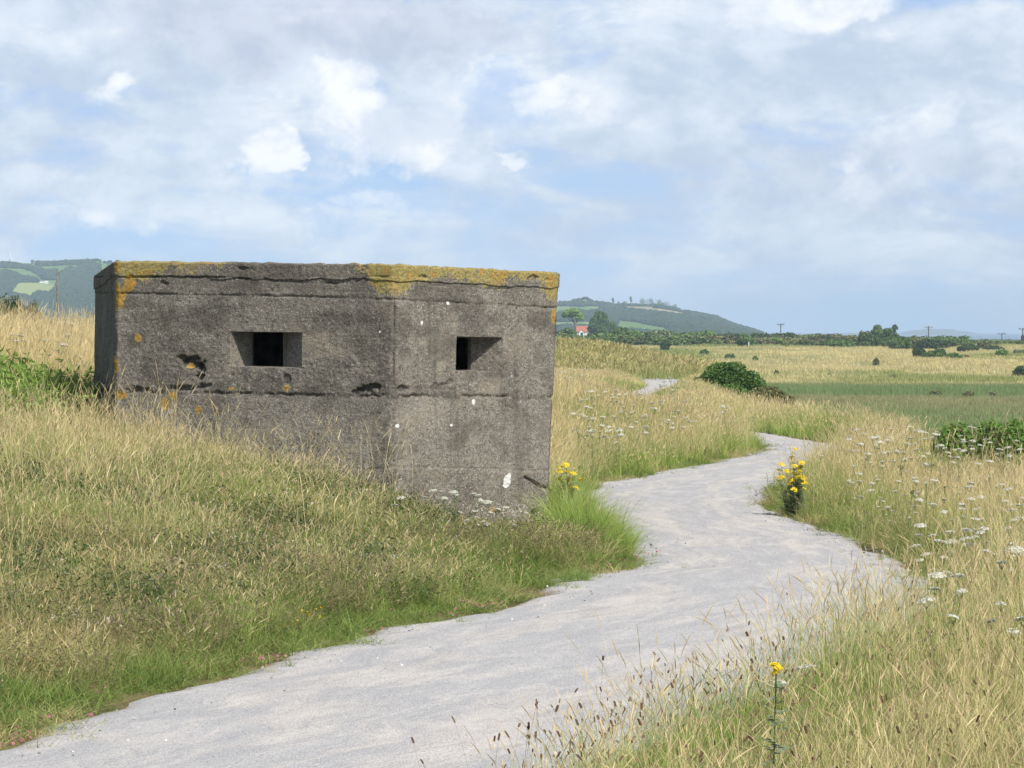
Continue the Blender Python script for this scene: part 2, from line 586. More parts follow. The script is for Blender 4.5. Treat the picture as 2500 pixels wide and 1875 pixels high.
def mat_grass(name, greens, straws, heads, trans=.30):
    """cv: r straw share, g height along blade, b random, a head"""
    m, T, out = new_mat(name)
    a = T.n('ShaderNodeAttribute', attribute_name='cv')
    sc = T.n('ShaderNodeSeparateColor', {0: a.outputs['Color']})
    it = T.n('ShaderNodeAttribute', attribute_name='tint', attribute_type='INSTANCER')
    tint = it.outputs['Fac']
    r2 = T.n('ShaderNodeAttribute', attribute_name='tone', attribute_type='INSTANCER').outputs['Fac']
    rnd = T.m('FRACT', T.m('ADD', sc.outputs[2], r2))
    g = T.mix(rnd, greens[0], greens[1])
    s = T.mix(rnd, straws[0], straws[1])
    fac = T.m('ADD', sc.outputs[0], T.m('MULTIPLY', T.m('SUBTRACT', tint, .5), 1.6))
    fac = T.m('ADD', fac, T.m('MULTIPLY', T.m('SUBTRACT', sc.outputs[1], .35), .5))
    fac = T.ss(fac, .25, .75)
    c = T.mix(fac, g, s)
    hc = T.mix(T.m('FRACT', T.m('ADD', T.m('MULTIPLY', rnd, 3.7), r2)), heads[0], heads[1])
    hf = T.m('SUBTRACT', 1.0, a.outputs['Alpha'])
    c = T.mix(hf, c, hc)
    br = T.m('ADD', .78, T.m('MULTIPLY', r2, .44))
    c = T.mix(1.0, c, T.n('ShaderNodeCombineColor', {0: br, 1: br, 2: br}).outputs[0], 'MULTIPLY')
    d = T.n('ShaderNodeBsdfPrincipled', {'Base Color': c, 'Roughness': .62, 'Specular IOR Level': .25})
    t = T.n('ShaderNodeBsdfTranslucent', {'Color': c})
    mx = T.n('ShaderNodeMixShader', {0: trans, 1: d.outputs[0], 2: t.outputs[0]})
    T.t.links.new(mx.outputs[0], out.inputs[0])
    return m


def mat_leaf(name, c1, c2, trans=.25, rough=.55, yellow=None):
    m, T, out = new_mat(name)
    a = T.n('ShaderNodeAttribute', attribute_name='cv')
    sc = T.n('ShaderNodeSeparateColor', {0: a.outputs['Color']})
    c = T.mix(sc.outputs[0], c1, c2)
    if yellow:
        c = T.mix(T.ss(sc.outputs[1], .8, .95), c, yellow)
    d = T.n('ShaderNodeBsdfPrincipled', {'Base Color': c, 'Roughness': rough, 'Specular IOR Level': .2})
    t = T.n('ShaderNodeBsdfTranslucent', {'Color': c})
    mx = T.n('ShaderNodeMixShader', {0: trans, 1: d.outputs[0], 2: t.outputs[0]})
    T.t.links.new(mx.outputs[0], out.inputs[0])
    return m


M_GROUND = mat_ground()
M_PATH = mat_path()
M_CONC = mat_concrete()
M_CONC2 = mat_plain_concrete()
M_GRASS = mat_grass('meadow_grass', ((.19, .30, .05), (.37, .47, .115)), ((.68, .57, .26), (.88, .77, .43)), ((.56, .45, .25), (.80, .68, .42)))
M_TURF = mat_grass('short_turf', ((.14, .22, .045), (.27, .35, .09)), ((.42, .37, .16), (.62, .53, .27)), ((.3, .22, .1), (.4, .3, .15)))
M_HERB = mat_grass('wild_herb', ((.075, .125, .032), (.165, .24, .065)), ((.22, .20, .09), (.38, .32, .16)), ((.20, .13, .08), (.40, .33, .24)))
M_REED = mat_grass('marsh_reed', ((.19, .28, .10), (.27, .34, .13)), ((.30, .31, .14), (.40, .36, .18)), ((.25, .2, .1), (.3, .25, .15)))
M_DUNE = mat_grass('marram_grass', ((.27, .32, .10), (.36, .38, .14)), ((.54, .48, .23), (.70, .60, .31)), ((.40, .36, .17), (.52, .45, .23)))


# ------------------------------------------------------------------ ground and path
def build_ground():
    ys = [-40]
    while ys[-1] < 9000:
        y = ys[-1]
        st = .4 if y < 12 else (.22 if y < 70 else max(.22, .0075 * (y - 40)))
        ys.append(y + st)
    ys = np.array(ys)
    k = np.linspace(-1, 1, 361)
    # columns: fine in the seen wedge, coarse outside
    kk = np.sign(k) * (np.abs(k) * .22 + .78 * np.abs(k) ** 5)
    Y = np.repeat(ys[:, None], len(kk), 1)
    W = 35 + .75 * np.abs(Y)
    X = kk[None, :] * W
    Z = H(X, Y)
    inpath = (X > pl(Y) - .05) & (X < pr(Y) + .05) & (Y < 200)
    Z = np.where(inpath, np.minimum(Z, -.02), Z)
    n0, n1 = Y.shape
    idx = np.arange(n0 * n1).reshape(n0, n1)
    Fq = np.stack([idx[:-1, :-1], idx[:-1, 1:], idx[1:, 1:], idx[1:, :-1]], -1).reshape(-1, 4)
    wob = (fbm(X / 30, Y / 60, oct=3, seed=31) - .5)
    dune = sst(Y + wob * 60, 110, 170)
    marsh = sst(-Z, 4.1, 4.8) * (1 - sst(Y + wob * 26, 425, 440)) * sst(Y, 60, 120)
    md = sst(Y + wob * 30, 372, 392) * (1 - sst(Y + wob * 20, 420, 436)) * marsh
    md = np.maximum(md, marsh * (1 - sst(Y + wob * 60, 250, 330)) * .35)
    scrub = sst(Y + wob * 120, 930, 1010) * (.6 + .4 * sst(wob, -.1, .1))
    px = 1250 + X / np.maximum(Y, 1) * F
    green = .55 * sst(fbm(X / 26 + 9, Y / 40, oct=3, seed=33), .52, .66) * sst(Y, 560, 700)
    scrub = np.maximum(scrub, green)
    scrub = np.maximum(scrub, .35 * sst(Y, 140, 200) * (1 - sst(Y, 330, 430)) * (1 - sst(X, 6, 12)))
    cols = np.stack([dune, marsh, md, 1 - scrub], -1).reshape(-1, 4)
    V = np.stack([X, Y, Z], -1).reshape(-1, 3)
    me = mesh_np('ground', V, Fq, M_GROUND, cols, smooth=True)
    tag(link('ground', me), 'grassy sandy ground of mound, marsh and dunes', kind='structure')


def build_path():
    ys = np.concatenate([np.arange(-38, 80, .12), np.arange(80, 190, .5)])
    nu = 61
    u = np.linspace(0, 1, nu)
    Lx = pl(ys) - .06 + (fbm(ys * 1.1, ys * 0 + 3, oct=4, seed=41) - .5) * .45
    Rx = pr(ys) + .04 + (fbm(ys * 1.1, ys * 0 + 9, oct=4, seed=43) - .5) * .45
    X = Lx[:, None] * (1 - u) + Rx[:, None] * u
    Y = np.repeat(ys[:, None], nu, 1)
    Z = .012 + .02 * (1 - (2 * u - 1) ** 2)[None, :] + (fbm(X / .8, Y / .8, oct=3, seed=45) - .5) * .02
    Z = Z * 1.0
    ed = np.abs(2 * u - 1)[None, :] ** 6 + 0 * X
    Z = Z - .03 * (np.abs(2 * u - 1)[None, :] ** 30)
    idx = np.arange(X.size).reshape(X.shape)
    Fq = np.stack([idx[:-1, :-1], idx[:-1, 1:], idx[1:, 1:], idx[1:, :-1]], -1).reshape(-1, 4)
    V = np.stack([X, Y, Z], -1).reshape(-1, 3)
    s = np.concatenate([[0], np.cumsum(np.hypot(np.diff(ys), np.diff((Lx + Rx) / 2)))])
    uv = np.stack([np.repeat((u * 2.9)[None, :], len(ys), 0), np.repeat(s[:, None], nu, 1)], -1).reshape(-1, 2)
    cols = np.stack([ed, ed, ed, ed * 0 + 1], -1).reshape(-1, 4)
    me = mesh_np('path', V, Fq, M_PATH, cols, smooth=True, uv=uv)
    tag(link('path', me), 'pale crushed stone path winding past the pillbox', kind='structure')


build_ground()
build_path()


# ------------------------------------------------------------------ sea, hills, far mountains, haze
def build_water():
    m, T, out = new_mat('sea_water')
    tc = T.n('ShaderNodeTexCoord')
    b = T.n('ShaderNodeBump', {'Strength': .2, 'Height': T.noise(tc.outputs['Object'], .1, 4, .6)})
    principled(T, out, (.10, .17, .24), .35, .5, b.outputs[0])
    V = np.array([(-9000, 1900, -4.6), (26000, 1900, -4.6), (26000, 40000, -4.6), (-9000, 40000, -4.6)])
    tag(link('water', mesh_np('water', V, np.array([[0, 1, 2, 3]]), m)), 'pale strip of sea beyond the dunes', kind='structure')


CREST = [(-3000, 720), (-1200, 690), (-400, 650), (0, 640), (90, 643), (150, 641), (180, 640), (240, 637), (420, 650), (800, 700), (1200, 742),
         (1365, 741), (1395, 740), (1420, 733), (1430, 731), (1450, 740), (1500, 747), (1560, 748), (1600, 748), (1640, 754), (1660, 761), (1700, 767), (1750, 777),
         (1780, 791), (1820, 803), (1850, 812), (1900, 822), (2100, 830), (2500, 836), (4500, 836)]
WOODS = [
    [(80, 800), (82, 724), (100, 712), (122, 718), (140, 704), (150, 672), (172, 655), (186, 662), (206, 646), (216, 641), (242, 650), (242, 800)],
    [(0, 643), (30, 645), (60, 650), (92, 655), (108, 664), (137, 662), (138, 684), (112, 684), (86, 666), (60, 656), (0, 655)],
    [(0, 663), (20, 664), (52, 676), (92, 684), (88, 690), (40, 690), (24, 712), (0, 722)],
    [(90, 645), (215, 640), (215, 645), (90, 651)],
    [(0, 715), (28, 715), (70, 728), (100, 800), (0, 800)],
    [(1365, 742), (1850, 735), (1850, 748), (1365, 748)],
    [(1365, 765), (1440, 762), (1480, 750), (1590, 763), (1668, 772), (1720, 773), (1850, 812), (1850, 835), (1365, 835)],
    [(1590, 740), (1680, 742), (1700, 770), (1640, 758), (1590, 752)],
    [(1680, 765), (1790, 778), (1860, 815), (1720, 800)],
]
NOWOOD = [
    [(30, 712), (40, 692), (75, 690), (112, 695), (140, 700), (130, 712), (120, 719), (86, 715), (66, 724), (30, 724)],
    [(1500, 742), (1605, 749), (1588, 760), (1540, 751)],
    [(1604, 752), (1682, 766), (1668, 771), (1602, 761)],
    [(1505, 781), (1560, 788), (1650, 806), (1620, 815), (1500, 808)],
    [(1365, 787), (1440, 785), (1460, 800), (1365, 800)],
    [(1395, 750), (1440, 748), (1480, 756), (1430, 764)],
    [(1700, 775), (1740, 782), (1730, 787), (1700, 782)],
]
YC0, YC1 = 2800.0, 4800.0


def hill_pt(px, t):
    cy = np.interp(px, [c[0] for c in CREST], [c[1] for c in CREST])
    y = 838 + (cy - 838) * t ** .85
    Y = YC0 + (YC1 - YC0) * t
    und = (fbm(px / 90, t * 5, oct=3, seed=51) - .5) * 9 * np.sin(np.pi * np.clip(t, 0, 1))
    y = y + und * np.clip((838 - cy) / 150, 0, 1)
    return (px - 1250) / F * Y, Y, HC - (y - HOR) / F * Y, y


def build_hills():
    px = np.concatenate([np.linspace(-3000, -40, 60), np.arange(-36, 300, 1.5), np.linspace(302, 1340, 120), np.arange(1342, 1900, 1.5), np.linspace(1905, 4500, 60)])
    t = np.linspace(0, 1, 120)
    PX, TT = np.meshgrid(px, t)
    X, Y, Z, PY = hill_pt(PX, TT)
    # far side of the hills
    Xb, Yb, Zb = X[-1:] * 1.15, Y[-1:] * 1.15, Z[-1:] * 0 - 8
    Xm, Ym, Zm = X[-1:] * 1.03, Y[-1:] * 1.03, Z[-1:] * .9
    X, Y, Z = np.vstack([X, Xm, Xb]), np.vstack([Y, Ym, Yb]), np.vstack([Z, Zm, Zb])
    wood = np.zeros(PX.shape)
    for p in WOODS:
        wood = np.maximum(wood, inside(PX, PY, p))
    wood = np.where((PX > 242) & (PX < 1340) | (PX < 0), sst(fbm(PX / 40, TT * 8, oct=3, seed=57), .45, .55), wood)
    for p in NOWOOD:
        wood = np.where(inside(PX, PY, p), 0, wood)
    lime = inside(PX, PY, NOWOOD[0]) * 1.0
    tan = np.maximum.reduce([inside(PX, PY, NOWOOD[i]) * 1.0 for i in (1, 2, 6)])
    cols = np.stack([wood, lime, tan, np.ones_like(wood)], -1)
    cols = np.vstack([cols, cols[-1:], cols[-1:]]).reshape(-1, 4)
    idx = np.arange(X.size).reshape(X.shape)
    Fq = np.stack([idx[:-1, :-1], idx[:-1, 1:], idx[1:, 1:], idx[1:, :-1]], -1).reshape(-1, 4)
    m, T, out = new_mat('hill_fields')
    a = T.n('ShaderNodeAttribute', attribute_name='cv')
    sc = T.n('ShaderNodeSeparateColor', {0: a.outputs['Color']})
    geo = T.n('ShaderNodeNewGeometry')
    f = T.noise(T.v('MULTIPLY', geo.outputs['Position'], (.012, .004, .01)), 1.0, 5, .6)
    c = T.mix(T.ss(f, .4, .6), (.12, .21, .050), (.21, .29, .085))
    c = T.mix(sc.outputs[1], c, (.30, .34, .11))
    c = T.mix(sc.outputs[2], c, (.37, .31, .17))
    c = T.mix(sc.outputs[0], c, (.030, .055, .022))
    principled(T, out, c, 1.0, .05)
    me = mesh_np('hills', np.stack([X, Y, Z], -1).reshape(-1, 3), Fq, m, cols, smooth=True)
    tag(link('hills', me), 'hazy farmed hills with hedges and woods on the skyline', kind='structure')
    # positions for the hill woods
    r = np.random.default_rng(5)
    pts = []
    for (a0, a1, n) in ((-30, 250, 16000), (1350, 1900, 16000), (-900, -30, 1500), (250, 1350, 2500)):
        p_ = r.uniform(a0, a1, n)
        t_ = r.uniform(0, 1, n) ** .8
        x, y, z, py = hill_pt(p_, t_)
        w = np.zeros(n, bool)
        for q in WOODS:
            w |= inside(p_, py, q)
        if a0 in (-900, 250):
            w |= fbm(p_ / 40, t_ * 8, oct=3, seed=57) > .5
        for q in NOWOOD:
            w &= ~inside(p_, py, q)
        # thin hedges along the open ground
        pts.append(np.stack([x, y, z], -1)[w])
    # trees standing along the crest
    p_ = np.concatenate([r.uniform(1365, 1800, 260), r.uniform(90, 240, 90)])
    x, y, z, py = hill_pt(p_, np.full(len(p_), .995))
    pts.append(np.stack([x, y, z], -1))
    return np.concatenate(pts)


def build_mountains():
    px = np.arange(1700, 3600, 6.0)
    base = np.interp(px, [1700, 1850, 1960, 2000, 2060, 2120, 2190, 2230, 2280, 2330, 2350, 2420, 2440, 2500, 2700, 3600],
                     [812, 812, 814, 816, 812, 815, 814, 806, 803, 804, 808, 818, 815, 817, 806, 818])
    top = base + (fbm(px / 26, px * 0, oct=3, seed=61) - .5) * 3
    Y = 13500.0
    V, Fq = [], []
    for i, x in enumerate(px):
        for dy, f_ in ((-1500, 0), (-700, .6), (0, 1), (1200, .4), (2500, 0)):
            zt = HC - (top[i] - HOR) / F * Y
            z = -6 + (zt + 6) * f_
            yy = Y + dy
            V.append(((x - 1250) / F * yy, yy, z))
    n = len(px)
    for i in range(n - 1):
        for j in range(4):
            Fq.append([i * 5 + j, (i + 1) * 5 + j, (i + 1) * 5 + j + 1, i * 5 + j + 1])
    m = simple_mat('far_upland', (.09, .13, .07), (.14, .16, .09), .002)
    tag(link('mountains', mesh_np('mountains', np.array(V), np.array(Fq), m, smooth=True)), 'faint blue upland across the bay on the right', kind='structure')


def build_haze():
    mb = MB()
    mb.box(-8000, 9000, -60, 17000, -12, 150)
    m = bpy.data.materials.new('hazy_air')
    m.use_nodes = True
    T = NT(m.node_tree)
    out = T.n('ShaderNodeOutputMaterial')
    v = T.n('ShaderNodeVolumePrincipled', {'Color': (.61, .80, 1.0), 'Density': HAZE_D, 'Anisotropy': -.35})
    T.t.links.new(v.outputs[0], out.inputs['Volume'])
    o = link('haze', mb.mesh('haze', m))
    tag(o, 'pale blue summer haze over the distance', kind='stuff')


HAZE_D = 1.05e-4
build_water()
WOODPTS = build_hills()
build_mountains()
build_haze()


# ------------------------------------------------------------------ the pillbox
def pillbox():
    # corner posts: (x, y, z of roof edge, lean of x per metre of height)
    A = np.array([-3.845, 35.75, 2.592]); Mc = np.array([-1.105, 35.0, 2.548]); B = np.array([.473, 36.58, 2.493])
    C = np.array([-.23, 39.30, 2.44]); D = np.array([-2.55, 41.0, 2.45]); Zc = np.array([-4.357, 38.52, 2.495])
    corners = [Zc, A, Mc, B, C, D]
    lean = [.012, .018, .016, .043, .02, .012]
    step = [.04, .01, .01, .05, .08, .08]
    ZB = -.45
    nC = 6
    # perimeter columns
    cols_ = []          # (edge index, u 0..1, corner blend)
    for e in range(nC):
        a, b = corners[e], corners[(e + 1) % nC]
        L = np.hypot(*(b - a)[:2])
        n = max(2, int(round(L / step[e])))
        for i in range(n):
            cols_.append((e, i / n))
    E = np.array([c[0] for c in cols_])
    Uu = np.array([c[1] for c in cols_])
    nxt = (E + 1) % nC
    CA = np.array(corners)
    LN = np.array(lean)
    N = []
    for e in range(nC):
        d = (CA[(e + 1) % nC] - CA[e])[:2]
        d /= np.linalg.norm(d)
        N.append((d[1], -d[0]))
    N = np.array(N)
    Ls = np.array([np.hypot(*(CA[(e + 1) % nC] - CA[e])[:2]) for e in range(nC)])
    # orientation check: normals point outward
    cen = CA[:, :2].mean(0)
    for e in range(nC):
        mid = (CA[e, :2] + CA[(e + 1) % nC, :2]) / 2
        if np.dot(mid - cen, N[e]) < 0:
            N[e] *= -1
    def colnormal():
        nn = N[E].copy()
        dist0 = Uu * Ls[E]
        dist1 = (1 - Uu) * Ls[E]
        w0 = np.clip(1 - dist0 / .03, 0, 1) * .5
        w1 = np.clip(1 - dist1 / .03, 0, 1) * .5
        nn = nn * (1 - w0 - w1)[:, None] + N[(E - 1) % nC] * w0[:, None] + N[nxt] * w1[:, None]
        return nn / np.linalg.norm(nn, axis=1)[:, None]
    CN = colnormal()

    def surf(Z):
        """Z array (rows, cols) of heights -> x, y"""
        ax = CA[E, 0] - 0
        bx = CA[nxt, 0]
        la, lb = LN[E], LN[nxt]
        X = (ax[None, :] - la[None, :] * (CA[E, 2][None, :] - Z)) * (1 - Uu) + (bx[None, :] - lb[None, :] * (CA[nxt, 2][None, :] - Z)) * Uu
        Y = CA[E, 1] * (1 - Uu) + CA[nxt, 1] * Uu
        # corners rounded by the weather
        Yr = np.repeat(Y[None, :], Z.shape[0], 0)
        return X, Yr
    TOP = CA[E, 2] * (1 - Uu) + CA[nxt, 2] * Uu
    cdist = np.minimum(Uu * Ls[E], (1 - Uu) * Ls[E])

    def ypx(x, y, z):
        return 1250 + x / y * F, HOR - (z - HC) / y * F

    def poly_line(px, pts):
        return np.interp(px, [p[0] for p in pts], [p[1] for p in pts])
    # lines seen on the faces, as rows of the two seen faces
    LOWJ = [(200, 958), (281, 958), (600, 963), (958, 969), (1150, 971), (1366, 973)]
    UPJ = [(200, 716), (281, 716), (540, 720), (850, 726), (967, 731), (1100, 738), (1366, 752)]
    BASEJ = [(0, 1150), (900, 1146), (1000, 1140), (1200, 1146), (1366, 1150)]

    def pits(px, py, wx):
        d = np.zeros_like(px)
        for (cx, cy, rx, ry, am, sd) in (
                (470, 885, 26, 18, .045, 1), (490, 905, 16, 22, .05, 2), (445, 876, 16, 9, .03, 3), (450, 948, 44, 8, .03, 4), (505, 940, 16, 7, .03, 5),
                (905, 948, 30, 10, .045, 6), (870, 958, 20, 6, .03, 7), (985, 948, 14, 10, .03, 8), (402, 692, 12, 7, .02, 9), (595, 655, 16, 5, .02, 10),
                (700, 925, 9, 16, .02, 11), (1075, 945, 20, 12, .02, 12), (1100, 930, 12, 8, .02, 13), (1030, 676, 12, 8, .02, 14), (1300, 682, 14, 9, .02, 15),
                (1305, 1262, 12, 18, .05, 16), (1280, 1285, 24, 8, .03, 17), (1335, 684, 10, 6, .02, 18), (340, 950, 30, 7, .02, 19), (960, 880, 6, 60, .014, 20), (962, 790, 6, 60, .012, 21)):
            q = ((px - cx) / rx) ** 2 + ((py - cy) / ry) ** 2 + (wx - .5) * 2.4
            d = d + am * (1 - sst(q, .3, 1.1))
        return d

    def cracks(px, py):
        d = np.zeros_like(px)
        wob = (fbm(px / 9, py / 9, oct=3, seed=81) - .5) * 9
        for pts, wd, am in (
                ([(1282, 1165), (1300, 1175), (1320, 1188), (1342, 1193), (1360, 1198)], 2.6, .03),
                ([(925, 745), (926, 850), (923, 960)], 1.3, .008),
                ([(850, 968), (852, 1050), (850, 1100)], 1.4, .008),
                ([(240, 678), (281, 675), (480, 676), (640, 681), (680, 686), (760, 690), (860, 692), (900, 675), (945, 676)], 1.8, .022),
                ([(1030, 692), (1080, 698), (1190, 706), (1240, 704)], 1.3, .012)):
            for i in range(len(pts) - 1):
                (x1, y1), (x2, y2) = pts[i], pts[i + 1]
                L2 = (x2 - x1) ** 2 + (y2 - y1) ** 2
                t = np.clip(((px - x1) * (x2 - x1) + (py - y1) * (y2 - y1)) / L2, 0, 1)
                dd = np.hypot(px - x1 - t * (x2 - x1) + wob * .3, py - y1 - t * (y2 - y1) + wob * .45)
                d = np.maximum(d, am * (1 - sst(dd, wd * .4, wd * 1.8)) * (1.0 if am > .025 else (.2 + .9 * sst(fbm(px / 22, py / 22, oct=2, seed=93), .38, .65))))
        return d

    def detail(X, Y, Z):
        px, py = ypx(X, Y, Z)
        wx = fbm(px / 14, py / 14, oct=3, seed=71)
        n1 = vnoise(X * 55, Y * 55, Z * 55, seed=72) - .5
        n2 = fbm(X * 16, Y * 16, Z * 16, oct=3, seed=73) - .5
        n3 = fbm(X * 2.2, Y * 2.2, Z * 2.2, oct=2, seed=74) - .5
        ly = poly_line(px, LOWJ) + (wx - .5) * 10
        uy = poly_line(px, UPJ) + (wx - .5) * 4
        by = poly_line(px, BASEJ) + (wx - .5) * 6
        rough = np.where((py < ly) & (py > ly - 95), 1.5, np.where(py > ly, .65, 1.0))
        rough = np.where(py > by, 1.25, rough)
        bm_ = np.abs(((Z * 1.0 + .03) / .145) % 1 - .5)
        d = -.0035 * sst(bm_, .46, .5) * (fbm(X * 2, Y * 2, Z * 7, oct=2, seed=95) > .45) + n1 * .006 * rough + n2 * .011 * rough + n3 * .009
        dj = py - ly
        d -= .013 * (1 - sst(np.abs(dj + 2), 1.2, 5)) * (.1 + 1.6 * sst(fbm(px / 30, 0 * py, oct=3, seed=75), .35, .75))
        d -= .010 * sst(dj, -2, 3) * (1 - sst(dj, 300, 500)) * 0 + .006 * sst(dj, -3, 3)
        d -= .010 * (1 - sst(np.abs(py - uy), 1, 3.5)) * (.3 + .9 * (fbm(px / 50, 0 * py, oct=2, seed=76) > .42))
        d += .006 * sst(uy - py, -2, 2)
        d -= .006 * (1 - sst(np.abs(py - by), 1, 3)) - .004 * sst(py - by, 0, 3)
        pt = pits(px, py, wx)
        ck = cracks(px, py)
        d = d - pt - ck
        d = d - .03 * np.clip(1 - cdist[None, :] / .035, 0, 1) * (.2 + 1.1 * fbm(Z * 9, X * 2, oct=3, seed=77))
        st = np.clip(pt * 26 + ck * 30, 0, 1) * .75
        st = np.maximum(st, .40 * (1 - sst(np.abs(dj + 3), 2, 9)) * sst(wx, .4, .6))
        st = np.maximum(st, .25 * (1 - sst(py, 690, 725)))
        stn = sst(fbm(px / 60, py / 60, oct=4, seed=78), .52, .68)
        st = np.maximum(st, .45 * stn * (py < ly))
        st = np.maximum(st, .40 * (1 - sst(np.abs(px - 935), 15, 40)) * sst(wx, .35, .6))
        li = np.zeros_like(px)
        for (cx, cy, rx, ry) in ((276, 722, 30, 38), (337, 825, 9, 9), (272, 893, 20, 28), (402, 985, 10, 18), (483, 1000, 8, 12), (420, 965, 10, 10), (318, 690, 14, 24),
                                 (698, 948, 8, 9), (290, 965, 22, 10), (1356, 775, 10, 20), (1060, 1240, 2, 2), (462, 893, 9, 7), (565, 948, 8, 4), (284, 652, 10, 14), (1206, 1243, 8, 8)):
            q = ((px - cx) / rx) ** 2 + ((py - cy) / ry) ** 2 + (fbm(px / 8, py / 8, oct=3, seed=91) - .5) * 1.5
            li = np.maximum(li, 1.15 - .95 * sst(q, .75, 1.12))
        li = np.where(li < .25, 0, li)
        reach = np.interp(px, [200, 281, 330, 420, 560, 620, 830, 900, 925, 980, 1010, 1100, 1180, 1215, 1240, 1310, 1340, 1366], [640, 668, 692, 668, 650, 636, 640, 690, 712, 722, 690, 682, 700, 704, 684, 684, 730, 742])
        wt = np.interp(px, [200, 281, 330, 345, 540, 560, 830, 895, 915, 1000, 1040, 1366], [1, 1, 1.0, .86, .78, .45, .45, .6, 1.05, 1.0, .85, .9])
        strip = (.22 + .60 * sst((reach - py) / 34, -.55, .75)) * wt
        strip = np.where(px < 275, 0, strip)
        strip = strip * sst(reach - py, -26, -4)
        li = np.maximum(li, strip)
        wh = np.zeros_like(px)
        for (cx, cy, rx, ry) in ((1238, 1174, 8, 14), (1235, 1184, 6, 7), (1243, 1161, 4, 7), (1094, 740, 3.4, 4.4), (1157, 981, 4, 6.5), (971, 1040, 4.6, 4.6), (1103, 1038, 3.2, 3.2), (1030, 788, 3.4, 4.6), (928, 810, 2.6, 3)):
            q = ((px - cx) / rx) ** 2 + ((py - cy) / ry) ** 2
            wh = np.maximum(wh, 1 - sst(q, .7, 1.5))
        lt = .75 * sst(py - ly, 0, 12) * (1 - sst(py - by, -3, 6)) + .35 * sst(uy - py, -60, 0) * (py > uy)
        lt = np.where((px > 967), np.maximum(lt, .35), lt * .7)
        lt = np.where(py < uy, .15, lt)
        front = ((E == 1) | (E == 2))[None, :]
        st = np.maximum(st, .38 * (E == 0)[None, :])  # shade of the left side face put into its colour
        return d, np.stack([li * front, st, wh * front, 1 - lt * front], -1), px, py

    nz = 280
    t = np.linspace(0, 1, nz)
    Z = ZB + (TOP[None, :] - .12 - ZB) * t[:, None]
    X, Y = surf(Z)
    d, cv, px, py = detail(X, Y, Z)
    # openings (photo outline of the outer edge, and of the inner opening seen on the plane `dep` behind)
    emb = [dict(e=1, x0=560, x1=738, y0=807, y1=901, ix0=614, ix1=691, dep=.27), dict(e=2, x0=1112, x1=1228, y0=821, y1=909, ix0=1093, ix1=1150, dep=.27)]
    XX = X + CN[:, 0][None, :] * d
    YY = Y + CN[:, 1][None, :] * d
    V = np.stack([XX, YY, Z], -1)
    nr, nc = Z.shape
    idx = np.arange(nr * nc).reshape(nr, nc)
    j2 = (np.arange(nc) + 1) % nc
    Fq = np.stack([idx[:-1, :], idx[:-1][:, j2], idx[1:][:, j2], idx[1:, :]], -1)
    keep = np.ones(Fq.shape[:2], bool)
    root = thing('pillbox', (0, 0, 0), 'weathered grey concrete pillbox with orange lichen along its roof, sunk in the grassy bank', 'bunker')
    root.location = (-1.9, 37.6, 0)
    off = np.array([-1.9, 37.6, 0])
    embobj = []
    for q in emb:
        inr = (px > q['x0']) & (px < q['x1']) & (py > q['y0']) & (py < q['y1']) & (E == q['e'])[None, :]
        rows = np.where(inr.any(1))[0]
        # choose columns from the middle row
        colsj = np.where(inr[(rows[0] + rows[-1]) // 2])[0]
        r0, r1, c0, c1 = rows[0] + 1, rows[-1] - 1, colsj[0], colsj[-1]
        keep[r0:r1, c0:c1] = False
        # boundary loop
        loop = [(r0, j) for j in range(c0, c1)] + [(i, c1) for i in range(r0, r1)] + [(r1, j) for j in range(c1, c0, -1)] + [(i, c0) for i in range(r1, r0, -1)]
        lp = np.array([V[a, b] for a, b in loop])
        n2 = N[q['e']]
        cA, cB = CA[q['e']], CA[(q['e'] + 1) % nC]

        def onplane(ppx, dep):
            k = (ppx - 1250) / F
            # plane n.(x,y) = n.cA - dep ; x = k y
            c = n2 @ cA[:2] - dep
            yy = c / (n2[0] * k + n2[1])
            return np.array([k * yy, yy])
        i0, i1 = onplane(q['ix0'], q['dep']), onplane(q['ix1'], q['dep'])
        a0, a1 = V[r0, c0, :2], V[r0, c1, :2]
        ru = ((np.array([[V[a, b, 0], V[a, b, 1]] for a, b in loop]) - a0) @ (a1 - a0)) / ((a1 - a0) @ (a1 - a0))
        zlo, zhi = V[r0, c0:c1, 2].mean(), V[r1, c0:c1, 2].mean()
        rv = np.clip((lp[:, 2] - zlo) / (zhi - zlo), 0, 1)
        ru = np.clip(ru, 0, 1)
        ze0, ze1 = zlo + .012, zhi - .006
        inner = np.stack([i0[0] + (i1[0] - i0[0]) * ru, i0[1] + (i1[1] - i0[1]) * ru, ze0 + (ze1 - ze0) * rv], -1)
        tun = inner.copy()
        tun[:, 0] -= n2[0] * .05
        tun[:, 1] -= n2[1] * .05
        rings = []
        K = 14
        for k in range(K + 1):
            f_ = k / K
            r_ = lp * (1 - f_) + inner * f_
            w_ = (fbm(r_[:, 0] * 22, r_[:, 1] * 22, r_[:, 2] * 22, oct=3, seed=83) - .5) * .016 * (1 if k > 0 else 0)
            c_ = np.array([r_[:, 0].mean(), r_[:, 1].mean(), r_[:, 2].mean()])
            dd = r_ - c_
            dd /= np.linalg.norm(dd, axis=1)[:, None]
            rings.append(r_ + dd * w_[:, None])
        rings.append(tun)
        RV = np.concatenate(rings) - off
        nl = len(lp)
        id2 = np.arange(nl * (K + 2)).reshape(K + 2, nl)
        jj = (np.arange(nl) + 1) % nl
        f4 = np.stack([id2[:-1], id2[1:], id2[1:][:, jj], id2[:-1][:, jj]], -1).reshape(-1, 4)
        o = link('embrasure', mesh_np('embrasure', RV, f4, M_CONC, np.tile([0, .1, 0, .55], (len(RV), 1)), smooth=False), root)
        embobj.append(o)
    Fq = Fq[keep]
